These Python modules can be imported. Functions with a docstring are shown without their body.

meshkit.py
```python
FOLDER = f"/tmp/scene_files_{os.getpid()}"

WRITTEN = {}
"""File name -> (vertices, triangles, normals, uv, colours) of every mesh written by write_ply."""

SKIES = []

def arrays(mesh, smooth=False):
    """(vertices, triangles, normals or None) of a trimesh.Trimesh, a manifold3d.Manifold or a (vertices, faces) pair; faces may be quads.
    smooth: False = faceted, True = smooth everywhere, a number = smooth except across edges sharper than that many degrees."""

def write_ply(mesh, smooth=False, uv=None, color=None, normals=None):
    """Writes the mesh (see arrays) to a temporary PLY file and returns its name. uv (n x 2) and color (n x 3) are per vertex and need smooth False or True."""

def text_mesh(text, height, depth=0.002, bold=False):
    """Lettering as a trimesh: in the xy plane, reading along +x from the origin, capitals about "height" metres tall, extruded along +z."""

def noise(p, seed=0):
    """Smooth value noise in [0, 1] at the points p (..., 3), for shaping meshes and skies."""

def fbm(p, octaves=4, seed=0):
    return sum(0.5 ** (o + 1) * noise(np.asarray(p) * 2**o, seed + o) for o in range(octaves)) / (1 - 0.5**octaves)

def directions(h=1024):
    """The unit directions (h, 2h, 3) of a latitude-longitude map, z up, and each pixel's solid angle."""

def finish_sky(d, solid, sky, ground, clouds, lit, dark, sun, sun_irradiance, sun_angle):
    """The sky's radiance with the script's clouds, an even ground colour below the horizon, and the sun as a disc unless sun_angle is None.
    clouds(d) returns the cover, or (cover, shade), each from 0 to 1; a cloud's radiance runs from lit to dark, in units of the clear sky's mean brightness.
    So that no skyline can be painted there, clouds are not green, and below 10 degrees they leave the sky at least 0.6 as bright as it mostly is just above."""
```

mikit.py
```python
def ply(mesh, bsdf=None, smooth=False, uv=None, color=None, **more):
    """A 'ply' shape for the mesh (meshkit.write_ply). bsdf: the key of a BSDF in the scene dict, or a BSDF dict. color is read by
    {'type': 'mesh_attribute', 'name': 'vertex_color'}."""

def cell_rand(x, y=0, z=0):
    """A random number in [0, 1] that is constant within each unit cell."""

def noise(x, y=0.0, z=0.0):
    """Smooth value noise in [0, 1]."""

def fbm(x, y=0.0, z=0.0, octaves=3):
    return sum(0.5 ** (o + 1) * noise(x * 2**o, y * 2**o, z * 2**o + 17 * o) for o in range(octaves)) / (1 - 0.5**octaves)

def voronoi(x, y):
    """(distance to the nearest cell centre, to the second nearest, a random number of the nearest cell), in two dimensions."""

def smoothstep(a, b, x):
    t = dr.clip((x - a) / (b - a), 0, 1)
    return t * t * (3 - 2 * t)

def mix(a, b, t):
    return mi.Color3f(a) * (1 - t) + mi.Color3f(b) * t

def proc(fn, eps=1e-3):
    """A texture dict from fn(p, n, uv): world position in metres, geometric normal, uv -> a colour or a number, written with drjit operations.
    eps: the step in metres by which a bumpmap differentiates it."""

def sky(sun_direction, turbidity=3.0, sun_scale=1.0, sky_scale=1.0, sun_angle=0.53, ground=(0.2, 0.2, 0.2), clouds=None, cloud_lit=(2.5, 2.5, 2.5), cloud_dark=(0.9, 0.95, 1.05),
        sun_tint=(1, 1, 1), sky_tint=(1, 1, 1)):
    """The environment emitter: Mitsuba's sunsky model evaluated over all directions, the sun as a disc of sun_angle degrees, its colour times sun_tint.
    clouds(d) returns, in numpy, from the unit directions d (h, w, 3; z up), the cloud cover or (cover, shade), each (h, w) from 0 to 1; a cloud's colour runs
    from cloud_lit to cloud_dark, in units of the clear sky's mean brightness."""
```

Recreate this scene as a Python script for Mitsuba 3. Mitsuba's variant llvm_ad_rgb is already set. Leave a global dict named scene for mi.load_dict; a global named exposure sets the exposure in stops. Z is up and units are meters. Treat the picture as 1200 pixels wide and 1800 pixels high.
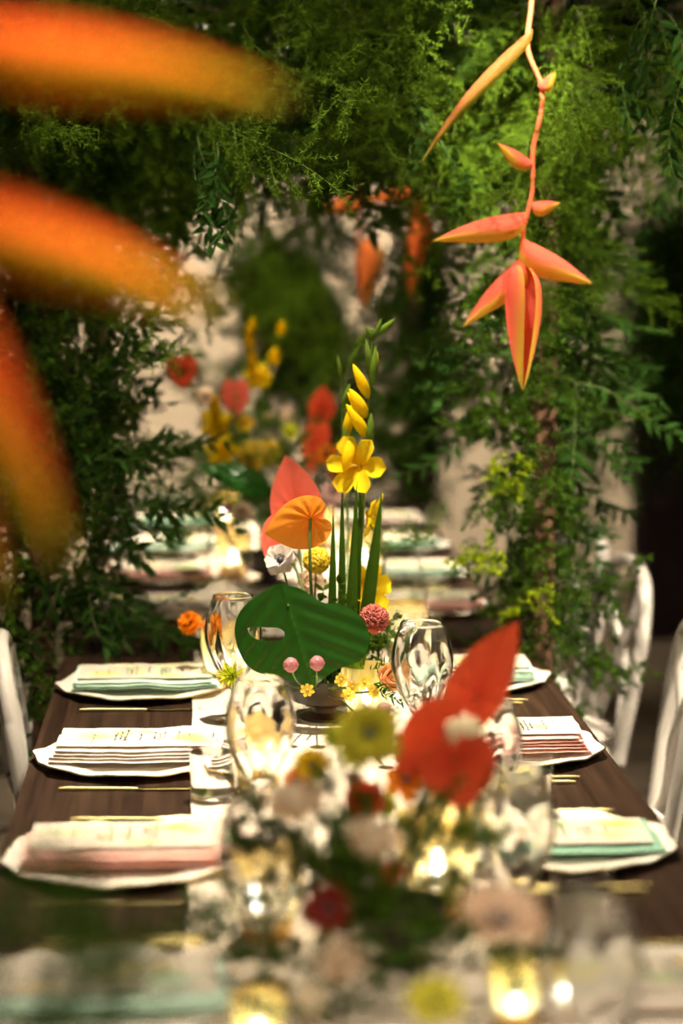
import math, numpy as np, trimesh, shapely, mitsuba as mi, drjit as dr, mikit, meshkit
from mikit import fbm, noise, mix, smoothstep
T = mi.ScalarTransform4f
R = np.random.default_rng(11)
scene, labels = {'type': 'scene'}, {}
# ------------------------------------------------------------------ camera, light, exposure
FPX, CAM = 4000.0, np.array([0.0, 0.0, 1.66])
YAW, PITCH = math.atan(0.06 * math.cos(math.radians(7.168))), math.radians(7.168)
FW = np.array([math.sin(YAW) * math.cos(PITCH), math.cos(YAW) * math.cos(PITCH), -math.sin(PITCH)])
RT = np.array([math.cos(YAW), -math.sin(YAW), 0.0])
UP = np.cross(RT, FW)
scene['camera'] = {'type': 'thinlens', 'fov': 2 * math.degrees(math.atan(600 / FPX)), 'fov_axis': 'x', 'aperture_radius': 0.025, 'focus_distance': 4.0,
                   'near_clip': 0.1, 'far_clip': 60.0, 'to_world': T().look_at(origin=CAM.tolist(), target=(CAM + FW).tolist(), up=[0, 0, 1])}
exposure = 1.25
WARM, AMBER = (1.0, 0.84, 0.62), (1.0, 0.55, 0.16)
scene['room_glow'] = {'type': 'constant', 'sampling_weight': 4.0, 'radiance': {'type': 'rgb', 'value': [0.022, 0.018, 0.012]}}


def spot(key, pos, target, power, cut, beam=None, tint=WARM):
    scene[key] = {'type': 'spot', 'sampling_weight': 2.5, 'intensity': {'type': 'rgb', 'value': [power * c for c in tint]}, 'cutoff_angle': cut, 'beam_width': beam or cut * 0.6,
                  'to_world': T().look_at(origin=list(pos), target=list(target), up=[0, 1, 0.01])}


spot('garland_spot', (0.42, 3.2, 3.3), (0.66, 4.6, 1.80), 15, 10)
spot('leaf_spot', (0.42, 3.2, 3.3), (0.60, 4.65, 1.86), 75, 5.5)
spot('garland_fill_spot', (-0.3, 2.8, 3.4), (0.0, 4.8, 1.9), 6.5, 26)  # added fill light that lifts the dark left garland
spot('front_fill_spot', (0.55, 0.2, 3.0), (0.05, 2.3, 1.05), 6.5, 25)  # added fill from the camera side for bracts and flower fronts
spot('added_chair_spot', (2.2, 3.6, 3.3), (0.98, 4.9, 0.6), 34, 22)  # extra lamp added to brighten the white chairs
spot('wall_spot', (-0.2, 8.7, 3.7), (-0.3, 10.5, 0.8), 38, 55)
spot('far_garland_spot', (0.2, 6.4, 3.6), (0.2, 7.9, 1.5), 3, 30)
LAMPS = (('downlight over the sharp place settings', 0.17, 3.75, 41, 0.24), ('fill downlight added over the foreground flowers', 0.16, 1.35, 18, 0.19), ('downlight over the farther table', 0.2, 6.4, 46, 0.24))  # the foreground one is an added fill lamp
FLAME = 560.0

# ------------------------------------------------------------------ helpers
def at(u, v, Y):
    d = FW + (u - 600) / FPX * RT - (v - 900) / FPX * UP
    return CAM + d * ((Y - CAM[1]) / d[1])


def atz(u, v, z):
    d = FW + (u - 600) / FPX * RT - (v - 900) / FPX * UP
    return CAM + d * ((z - CAM[2]) / d[2])


def unit(v):
    v = np.asarray(v, float)
    return v / (np.linalg.norm(v) + 1e-12)


def basis(pos, y, z, s=1.0):
    """Matrix with local +y along y and local +z near z."""
    y = unit(y)
    x = np.cross(y, z)
    if np.linalg.norm(x) < 1e-6:
        x = np.cross(y, [0.31, 0.2, 0.9])
    x = unit(x)
    M = np.eye(4)
    M[:3, 0], M[:3, 1], M[:3, 2], M[:3, 3] = x * s, y * s, np.cross(x, y) * s, pos
    return M


def rot(axis, deg):
    return trimesh.transformations.rotation_matrix(math.radians(deg), axis)


def move(x=0, y=0, z=0):
    return trimesh.transformations.translation_matrix([x, y, z])


def scl(a, b=None, c=None):
    return np.diag([a, a if b is None else b, a if c is None else c, 1.0])


def xf(m, M):
    return (m[0] @ M[:3, :3].T + M[:3, 3], m[1], *m[2:])


def join(ms):
    V, F, C, n = [], [], [], 0
    for m in ms:
        V.append(m[0]); F.append(np.asarray(m[1]) + n); n += len(m[0])
        if len(m) > 2:
            C.append(m[2])
    out = (np.vstack(V), np.vstack(F))
    return out + (np.vstack(C),) if C else out


def quads(nu, nv, wrap_u=False, wrap_v=False):
    i, j = np.meshgrid(np.arange(nu if wrap_u else nu - 1), np.arange(nv if wrap_v else nv - 1), indexing='ij')
    a, b = i * nv + j, ((i + 1) % nu) * nv + j
    c, d = ((i + 1) % nu) * nv + (j + 1) % nv, i * nv + (j + 1) % nv
    q = np.stack([a, b, c, d], -1).reshape(-1, 4)
    return np.vstack([q[:, [0, 1, 2]], q[:, [0, 2, 3]]])


def tube(pts, rad, sides=6, caps=True):
    p = np.asarray(pts, float)
    n = len(p)
    t = np.gradient(p, axis=0)
    t /= np.linalg.norm(t, axis=1, keepdims=True) + 1e-12
    a = np.cross(t[0], [0.2, 0.3, 0.93]) if abs(t[0][2]) < 0.9 else np.cross(t[0], [1, 0.2, 0])
    A = []
    for k in range(n):
        a = unit(a - t[k] * (a @ t[k])); A.append(a)
    A = np.array(A); B = np.cross(t, A)
    g = np.arange(sides) * 2 * np.pi / sides
    r = np.broadcast_to(rad, (n,))[:, None, None]
    V = (p[:, None] + r * (np.cos(g)[None, :, None] * A[:, None] + np.sin(g)[None, :, None] * B[:, None])).reshape(-1, 3)
    F = quads(n, sides, wrap_v=True)[:, ::-1]
    if caps:
        V = np.vstack([V, p[0], p[-1]])
        k = np.arange(sides); m = len(V)
        F = np.vstack([F, np.stack([k, k * 0 + m - 2, (k + 1) % sides], 1), np.stack([(n - 1) * sides + k, (n - 1) * sides + (k + 1) % sides, k * 0 + m - 1], 1)])
    return V, F


def bez(a, b, c, n=12):
    t = np.linspace(0, 1, n)[:, None]
    return (1 - t) ** 2 * np.asarray(a) + 2 * t * (1 - t) * np.asarray(b) + t * t * np.asarray(c)


def spline(pts, n=40):
    from scipy.interpolate import CubicSpline
    p = np.asarray(pts, float)
    s = np.concatenate([[0], np.cumsum(np.linalg.norm(np.diff(p, axis=0), axis=1))])
    return CubicSpline(s, p)(np.linspace(0, s[-1], n))


def lathe(prof, n=48, mod=None, closed=False):
    p = np.asarray(prof, float)
    g = np.arange(n) * 2 * np.pi / n
    r = np.repeat(p[:, :1], n, 1)
    if mod is not None:
        r = r + mod(p[:, 0][:, None], p[:, 1][:, None], g[None, :], np.arange(len(p))[:, None])
    V = np.stack([r * np.cos(g), r * np.sin(g), np.repeat(p[:, 1:2], n, 1)], -1).reshape(-1, 3)
    F = quads(len(p), n, wrap_u=closed, wrap_v=True)[:, ::-1]
    return V, F


WIDTH = {'leaf': lambda t: np.sin(np.pi * t ** 0.75) ** 0.9, 'petal': lambda t: np.sqrt(np.clip(t, 0.02, 1)) ** 1.1 * np.sqrt(np.clip(1 - t ** 5, 0, 1)),
         'sword': lambda t: np.clip(1.02 - t ** 3, 0, 1) * (0.75 + 0.25 * np.sin(np.pi * t)), 'round': lambda t: np.sin(np.pi * np.clip(t, 0, 1)) ** 0.6,
         'point': lambda t: np.sin(np.pi * t ** 0.62) ** 1.1}


def blade(L, W, prof='leaf', nl=6, nw=1, cup=0.0, bend=0.0, c0=(0.05, 0.15, 0.02), c1=None, ruffle=0.0, seed=0, vein=0.0, wvein=None):
    t, s = np.linspace(0, 1, nl + 1), np.linspace(-1, 1, 2 * nw + 1)
    w = WIDTH[prof](t) * W / 2
    w[0] = max(w[0], 0.04 * W); w[-1] = max(w[-1], 0.01 * W)
    ang = bend * (t + 0.5 / nl)
    y = np.concatenate([[0], np.cumsum(np.cos(ang)[:-1])]) * L / nl
    z = np.concatenate([[0], np.cumsum(np.sin(ang)[:-1])]) * L / nl
    tt, ss = np.meshgrid(t, s, indexing='ij')
    off = cup * np.abs(ss) ** 1.5 * w[:, None] + ruffle * W * np.sin(ss * 5 + tt * 9 + seed) * tt * np.abs(ss)
    ca, sa = np.cos(bend * tt), np.sin(bend * tt)
    V = np.stack([ss * w[:, None], y[:, None] - sa * off, z[:, None] + ca * off], -1).reshape(-1, 3)
    c0, c1 = np.asarray(c0, float), np.asarray(c0 if c1 is None else c1, float)
    k = tt[..., None]
    C = c0 * (1 - k) + c1 * k
    if wvein is not None:
        C = C * (1 - vein * np.exp(-(ss[..., None] / 0.18) ** 2)) + np.asarray(wvein) * vein * np.exp(-(ss[..., None] / 0.18) ** 2)
    return V, quads(nl + 1, 2 * nw + 1)[:, ::-1], C.reshape(-1, 3)


def paint(m, c):
    return m[0], m[1], np.broadcast_to(np.asarray(c, float), (len(m[0]), 3)).copy()


PAL = []


def tinted(c):
    """uv per vertex that stand for its colour: each mesh has a row of three colours, u and the fraction of v blend between them."""
    c = np.clip(np.asarray(c, float), 0, 1)
    mid = c.mean(0)
    d = np.linalg.svd(c - mid, full_matrices=False)[2] if np.ptp(c, axis=0).max() > 1e-6 else np.eye(3)
    q = (c - mid) @ d[:2].T
    lo, sp = q.min(0), np.maximum(np.ptp(q, axis=0), 1e-6)
    c0 = mid + lo @ d[:2]
    PAL.append(np.concatenate([c0, c0 + sp[0] * d[0], c0 + sp[1] * d[1]]))
    q = (q - lo) / sp
    return np.c_[q[:, 0], len(PAL) - 1 + 0.01 + 0.98 * q[:, 1]]


TABLE = []


def palette(p, n, uv):
    if not TABLE:
        TABLE.extend(mi.Float(np.array(PAL)[:, i].astype(np.float32)) for i in range(9))
    v = dr.clip(uv.y, 0, len(PAL) - 0.001)
    row = mi.UInt32(v)
    w = dr.clip((v - mi.Float(row) - 0.01) / 0.98, 0, 1)
    c = [dr.gather(mi.Float, t, row) for t in TABLE]
    return mi.Color3f(*[dr.clip(c[i] + uv.x * (c[3 + i] - c[i]) + w * (c[6 + i] - c[i]), 0, 1) for i in range(3)])


def P(m, bsdf, smooth=True, **more):
    """The ply dict of a mesh tuple, tinted when it has colours."""
    if len(m) > 2:
        return mikit.ply((m[0], m[1]), bsdf, smooth=smooth is not False, uv=tinted(m[2]), **more)
    return mikit.ply((m[0], m[1]), bsdf, smooth=smooth, **more)


def rbox(sx, sy, sz, r=0.004):
    import manifold3d as m3
    r = min(r, sx / 2.01, sy / 2.01, sz / 2.01)
    s = [m3.Manifold.sphere(r, 8).translate([a * (sx / 2 - r), b * (sy / 2 - r), c * (sz / 2 - r)]) for a in (-1, 1) for b in (-1, 1) for c in (-1, 1)]
    m = m3.Manifold.batch_hull(s).to_mesh()
    return np.array(m.vert_properties[:, :3], float), np.array(m.tri_verts)


def slab(lx, ly, th, amp=0.0, droop=0.0, seed=0, nx=24, ny=12, pw=8):
    s, t = np.linspace(-1, 1, nx), np.linspace(-1, 1, ny)
    ss, tt = np.meshgrid(s, t, indexing='ij')
    e = np.clip(1 - np.abs(ss) ** (pw * 2), 0, 1) ** 0.5 * np.clip(1 - np.abs(tt) ** pw, 0, 1) ** 0.5
    n = meshkit.fbm(np.stack([ss * 2.2, tt * 1.3, ss * 0 + seed * 3.7], -1), 3, seed) - 0.5
    ex = 1 + 0.02 * (meshkit.noise(np.stack([tt * 3, ss * 0 + seed, ss * 0], -1), 5) - 0.5)
    zc = amp * n - droop * (np.abs(ss) ** 3)
    top = np.stack([ss * lx / 2 * ex, tt * ly / 2, zc + th / 2 * e + 0.0002], -1).reshape(-1, 3)
    bot = np.stack([ss * lx / 2 * ex, tt * ly / 2, zc - th / 2 * e - 0.0002], -1).reshape(-1, 3)
    F = quads(nx, ny)
    b = np.concatenate([np.arange(ny), (np.arange(1, nx)) * ny + ny - 1, (nx - 1) * ny + np.arange(ny - 2, -1, -1), np.arange(nx - 2, 0, -1) * ny])
    k, b2 = len(top), np.roll(b, -1)
    side = np.vstack([np.stack([b, b2, b2 + k], 1), np.stack([b, b2 + k, b + k], 1)])
    return np.vstack([top, bot]), np.vstack([F, F[:, ::-1] + k, side[:, ::-1]])


USED = {}


def number(name):
    n = USED.get(name, 0)
    USED[name] = n + 1
    return name if n == 0 else f'{name}_{n:03d}'


class Kit(list):
    """Parts of one kind of thing: (suffix, ply dict, local matrix)."""

    def put(self, name, d, M=None, parent=''):
        base = f'{parent}__{name}' if parent else name
        n = sum(1 for x in self if x[3] == base)
        key = base if n == 0 else f'{base}_{n:03d}'
        self.append((key, d, np.eye(4) if M is None else M, base))
        return key


def thing(name, label, cat, group=None, kind=None):
    key = number(name)
    labels[key] = {'label': label, 'category': cat}
    if group: labels[key]['group'] = group
    if kind: labels[key]['kind'] = kind
    return key


def emit(key, kit, M, plab=None):
    for suf, d, m, base in kit:
        W = M @ m
        k = f'{key}__{suf}' if suf else key
        scene[k] = {**d, 'to_world': T(W.tolist())}
        for a, b in (plab or {}).items():
            if base == a: labels[k] = {**labels.get(k, {}), **(b if isinstance(b, dict) else {'label': b})}


def place(name, kit, M, label, cat, group=None, plab=None):
    key = thing(name, label, cat, group)
    emit(key, kit, M, plab)
    return key


def solo(name, m, bsdf, label, cat, group=None, kind=None, smooth=30):
    key = thing(name, label, cat, group, kind)
    scene[key] = P(m, bsdf, smooth)
    return key


def part(key, name, m, bsdf, smooth=30, label=None, kind=None):
    base = f'{key}__{name}'
    k, n = base, 0
    while k in scene:
        n += 1; k = f'{base}_{n:03d}'
    scene[k] = P(m, bsdf, smooth) if not isinstance(m, dict) else m
    if label: labels[k] = {'label': label}
    if kind: labels[k] = {**labels.get(k, {}), 'kind': kind}
    return k


def struct(name, m, bsdf, label, smooth=False):
    scene[name] = P(m, bsdf, smooth)
    labels[name] = {'label': label, 'category': name.split('_')[0], 'kind': 'structure'}


def rgb(*c):
    return {'type': 'rgb', 'value': list(c)}


def srgb(r, g, b):
    c = np.array([r, g, b]) / 255.0
    return np.where(c < 0.04045, c / 12.92, ((c + 0.055) / 1.055) ** 2.4)


# ------------------------------------------------------------------ materials
VC = mikit.proc(palette)
scene['m_leaf'] = {'type': 'principledthin', 'base_color': VC, 'roughness': 0.42, 'diff_trans': 0.7, 'spec_trans': 0.0, 'eta': 1.4}
scene['m_petal'] = {'type': 'principledthin', 'base_color': VC, 'roughness': 0.6, 'diff_trans': 0.8, 'spec_trans': 0.0, 'eta': 1.3}
scene['m_wax_petal'] = {'type': 'twosided', 'b': {'type': 'principled', 'base_color': VC, 'roughness': 0.32, 'specular': 0.5}}
scene['m_glossy_leaf'] = {'type': 'twosided', 'b': {'type': 'principled', 'base_color': VC, 'roughness': 0.27, 'specular': 0.5}}
scene['m_stem'] = {'type': 'twosided', 'b': {'type': 'principled', 'base_color': VC, 'roughness': 0.5}}


def plain(key, c, rough=0.6, **more):
    scene[key] = {'type': 'twosided', 'b': {'type': 'principled', 'base_color': rgb(*c), 'roughness': rough, **more}}


def wood(p, n, uv):
    g = fbm(p.x * 70, p.y * 2.2, p.z * 70, 4)
    f = noise(p.x * 420, p.y * 9, p.z * 200)
    k = smoothstep(0.3, 0.75, g) * 0.7 + 0.3 * f
    return mix((0.012, 0.006, 0.004), (0.046, 0.025, 0.015), k)


def post_wood(p, n, uv):
    return mix((0.07, 0.035, 0.02), (0.2, 0.11, 0.06), fbm(p.x * 90, p.y * 90, p.z * 5, 3))


def plaster(p, n, uv):
    return mix((0.55, 0.46, 0.34), (0.66, 0.56, 0.43), fbm(p.x * 3, p.y * 3, p.z * 3, 4))


def stone(p, n, uv):
    return mix((0.05, 0.04, 0.03), (0.11, 0.09, 0.065), fbm(p.x * 6, p.y * 6, 0, 4))


def weave(p, n, uv):
    return mix((0.66, 0.58, 0.47), (0.80, 0.72, 0.60), noise(p.x * 500, p.y * 160, 0) * 0.5 + noise(p.x * 140, p.y * 500, 3) * 0.5)


scene['m_table'] = {'type': 'twosided', 'b': {'type': 'principled', 'base_color': mikit.proc(wood), 'roughness': 0.5, 'specular': 0.15}}
scene['m_post'] = {'type': 'twosided', 'b': {'type': 'principled', 'base_color': mikit.proc(post_wood), 'roughness': 0.6}}
scene['m_wall'] = {'type': 'twosided', 'b': {'type': 'diffuse', 'reflectance': mikit.proc(plaster)}}
scene['m_floor'] = {'type': 'twosided', 'b': {'type': 'diffuse', 'reflectance': mikit.proc(stone)}}
scene['m_linen'] = {'type': 'twosided', 'b': {'type': 'diffuse', 'reflectance': mikit.proc(weave)}}
plain('m_dark_stand_in', (0.030, 0.014, 0.017), 0.7)
plain('m_china', (0.80, 0.76, 0.68), 0.2, specular=0.5)
plain('m_teal', (0.54, 0.71, 0.60), 0.8)
plain('m_cream', (0.80, 0.72, 0.64), 0.8)
plain('m_pink', (0.80, 0.52, 0.44), 0.8)
plain('m_sage', (0.22, 0.42, 0.30), 0.8)
plain('m_ink', (0.07, 0.075, 0.02), 0.8)
plain('m_white', (0.78, 0.74, 0.68), 0.35, specular=0.5)
plain('m_cushion', (0.78, 0.72, 0.66), 0.9)
plain('m_bowl', (0.018, 0.018, 0.016), 0.4)
plain('m_waxy', (0.85, 0.72, 0.5), 0.5)
plain('m_wick', (0.01, 0.01, 0.01), 0.8)
scene['m_card'] = {'type': 'twosided', 'b': {'type': 'diffuse', 'reflectance': VC}}
scene['m_gold'] = {'type': 'roughconductor', 'material': 'Au', 'alpha': 0.2}
scene['m_glass'] = {'type': 'dielectric', 'int_ior': 1.5, 'ext_ior': 1.0}
scene['m_thin_glass'] = {'type': 'thindielectric', 'int_ior': 1.5, 'ext_ior': 1.0}
scene['m_water'] = {'type': 'dielectric', 'int_ior': 1.33, 'ext_ior': 1.0}
scene['m_votive'] = {'type': 'principledthin', 'base_color': rgb(1.0, 0.76, 0.36), 'roughness': 0.22, 'spec_trans': 0.5, 'diff_trans': 1.3, 'eta': 1.5}

# ------------------------------------------------------------------ the room
def box(x0, x1, y0, y1, z0, z1):
    b = trimesh.creation.box([x1 - x0, y1 - y0, z1 - z0])
    return np.array(b.vertices) + [(x0 + x1) / 2, (y0 + y1) / 2, (z0 + z1) / 2], np.array(b.faces)


for lab, x, y, power, deep in LAMPS:
    key = thing('downlight', 'unseen black ' + lab, 'lamp', 'ceiling downlights')
    hz = lathe([(0.07, 3.8 - deep), (0.075, 3.8 - deep), (0.075, 3.9), (0.0, 3.9), (0.0, 3.895), (0.07, 3.895)], 32, closed=True)
    scene[key + '__added_housing'] = P(xf(hz, move(x, y, 0)), 'm_wick', 40)  # unseen tube, added and deepened to cut off side light
    em = lathe([(0.0005, 3.80), (0.05, 3.80)], 32)
    L = power / (math.pi * 0.05 ** 2)
    scene[key + '__lens'] = P((xf(em, move(x, y, 0))[0], em[1]), None, False, emitter={'type': 'area', 'sampling_weight': 9.0, 'radiance': rgb(*[L * c for c in WARM])})


struct('floor', box(-4, 5, -1.5, 10.7, -0.1, 0), 'm_floor', 'dark stone floor')
struct('wall_back', box(-4, 5, 10.5, 10.7, 0, 4.2), 'm_wall', 'beige plaster wall behind the dining setup')

k = thing('dark_stand_in', 'made-up dark plum panels standing in for the dark area at the far right', 'stand-in panel')  # screen made up to stand for a dark area of unclear cause
for i, (x, a) in enumerate(((1.95, 12), (2.50, -12), (3.05, 12))):
    pm = join([rbox(0.52, 0.03, 1.66, 0.008), xf(rbox(0.46, 0.012, 0.6, 0.004), move(0, -0.018, 0.42)), xf(rbox(0.46, 0.012, 0.78, 0.004), move(0, -0.018, -0.36))])
    part(k, 'panel', xf(pm, move(x, 9.0, 0.83) @ rot([0, 0, 1], a)), 'm_dark_stand_in')

# ------------------------------------------------------------------ tables
TX0, TX1, TZ = -0.306, 0.694, 0.75
for i, (y0, y1, lab) in enumerate(((1.75, 4.83, 'nearer dark stained wooden dining table carrying the sharp plates'),
                                   (4.97, 7.95, 'farther dark wooden dining table behind the leafy posts'))):
    k = thing('dining_table', lab, 'table')
    n = 5
    w = (TX1 - TX0) / n
    top = []
    for j in range(n):
        part(k, 'plank', xf(rbox(w - 0.0003, y1 - y0, 0.035, 0.0008), move(TX0 + w * (j + 0.5), (y0 + y1) / 2, TZ - 0.0175)), 'm_table')
    part(k, 'apron', join([box(TX0 + 0.06, TX1 - 0.06, y0 + 0.08, y0 + 0.105, 0.62, 0.715), box(TX0 + 0.06, TX1 - 0.06, y1 - 0.105, y1 - 0.08, 0.62, 0.715),
                           box(TX0 + 0.06, TX0 + 0.085, y0 + 0.105, y1 - 0.105, 0.62, 0.715), box(TX1 - 0.085, TX1 - 0.06, y0 + 0.105, y1 - 0.105, 0.62, 0.715)]), 'm_table')
    for a in (TX0 + 0.07, TX1 - 0.07):
        for b in (y0 + 0.09, y1 - 0.09):
            part(k, 'leg', xf(rbox(0.07, 0.07, 0.715, 0.006), move(a, b, 0.3575)), 'm_table')


def runner(y0, y1, seed):
    ny, nx = 90, 30
    t, s = np.linspace(y0, y1, ny), np.linspace(-1, 1, nx)
    tt, ss = np.meshgrid(t, s, indexing='ij')
    edge = 0.014 * (meshkit.fbm(np.stack([tt * 4.5, np.sign(ss) * 3 + seed, tt * 0], -1), 3, 3) - 0.5)
    x = 0.194 + ss * (0.222 + edge)
    z = TZ + 0.002 + 0.008 * np.clip(meshkit.fbm(np.stack([ss * 4, tt * 5, tt * 0 + seed], -1), 4, 8) - 0.42, 0, 1) + 0.003 * np.abs(ss) ** 20
    up = np.stack([x, tt, z], -1).reshape(-1, 3)
    return up, quads(ny, nx)[:, ::-1]


solo('table_runner', runner(1.78, 4.82, 1), 'm_linen', 'crinkled cream gauze runner down the middle of the nearer table', 'table runner', smooth=True)
solo('table_runner', runner(4.99, 7.93, 2), 'm_linen', 'cream gauze runner on the farther table, out of focus', 'table runner', smooth=True)

# ------------------------------------------------------------------ pergola that carries the greenery
k = thing('pergola', 'brown timber pergola over the table wrapped in greenery', 'pergola')
for x in (-0.36, 0.735):
    for y in (4.9, 8.05):
        part(k, 'post', xf(rbox(0.045, 0.045, 2.30, 0.004), move(x, y, 1.15)), 'm_post')
    part(k, 'rail', xf(rbox(0.05, 7.2, 0.06, 0.004), move(x, 4.6, 2.33)), 'm_post')
for y in (1.35, 4.9, 8.05):
    part(k, 'crossbeam', xf(rbox(1.24, 0.05, 0.05, 0.004), move(0.1875, y, 2.39)), 'm_post')

# ------------------------------------------------------------------ place settings
def charger():
    nt = 96
    g = np.arange(nt) * 2 * np.pi / nt
    lobe = 1 + 0.022 * np.cos(8 * g) + 0.012 * np.cos(16 * g + 0.6)
    prof = [(0.0, 0.0035), (0.055, 0.0035), (0.105, 0.004), (0.116, 0.008), (0.135, 0.0115), (0.158, 0.0140), (0.169, 0.0150), (0.1695, 0.0138), (0.158, 0.0115), (0.135, 0.0085), (0.116, 0.004), (0.105, 0.0005), (0.06, 0.0005), (0.0, 0.0012)]
    V = []
    for r, z in prof:
        f = np.clip((r - 0.095) / 0.06, 0, 1)
        rr = r * (1 + (lobe - 1) * f)
        V.append(np.stack([rr * np.cos(g), rr * np.sin(g), z + 0.0028 * f * np.cos(8 * g)], -1))
    V = np.array(V).reshape(-1, 3)
    F = quads(len(prof), nt, wrap_v=True)
    edge = np.array([[0.1692 * l * math.cos(a), 0.1692 * l * math.sin(a), 0.0148 + 0.0028 * math.cos(8 * a)] for l, a in zip(np.append(lobe, lobe[0]), np.append(g, g[0]))])
    inner = np.array([[0.1235 * (1 + (l - 1) * .45) * math.cos(a), 0.1235 * (1 + (l - 1) * .45) * math.sin(a), 0.0096 + 0.001 * math.cos(8 * a)] for l, a in zip(np.append(lobe, lobe[0]), np.append(g, g[0]))])
    k = Kit()
    k.put('dish', P((V, F[:, ::-1]), 'm_china', 40))
    k.put('gold_rim', P(join([tube(edge, 0.0014, 6, False), tube(inner, 0.0006, 5, False)]), 'm_gold', True))
    return k


CHARGER = charger()


def napkin(mat, seed, layers=4):
    k = Kit()
    r = np.random.default_rng(seed + 50)
    for i in range(layers):
        m = slab(0.286 - 0.008 * i, 0.176 - 0.006 * i, 0.0054, amp=0.008, droop=-0.002, seed=seed, pw=4)
        v = m[0].copy()
        v[:, 2] += 0.0016 * (meshkit.fbm(np.c_[v[:, 0] * 25, v[:, 1] * 18, v[:, 2] * 0 + i], 2, 3) - 0.5)
        k.put('fold', P((v, m[1]), mat, 60), move(r.uniform(-.003, .003), r.uniform(-.003, .003), 0.0185 + 0.0052 * i) @ rot([0, 0, 1], r.uniform(-1.2, 1.2)))
    return k


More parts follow.
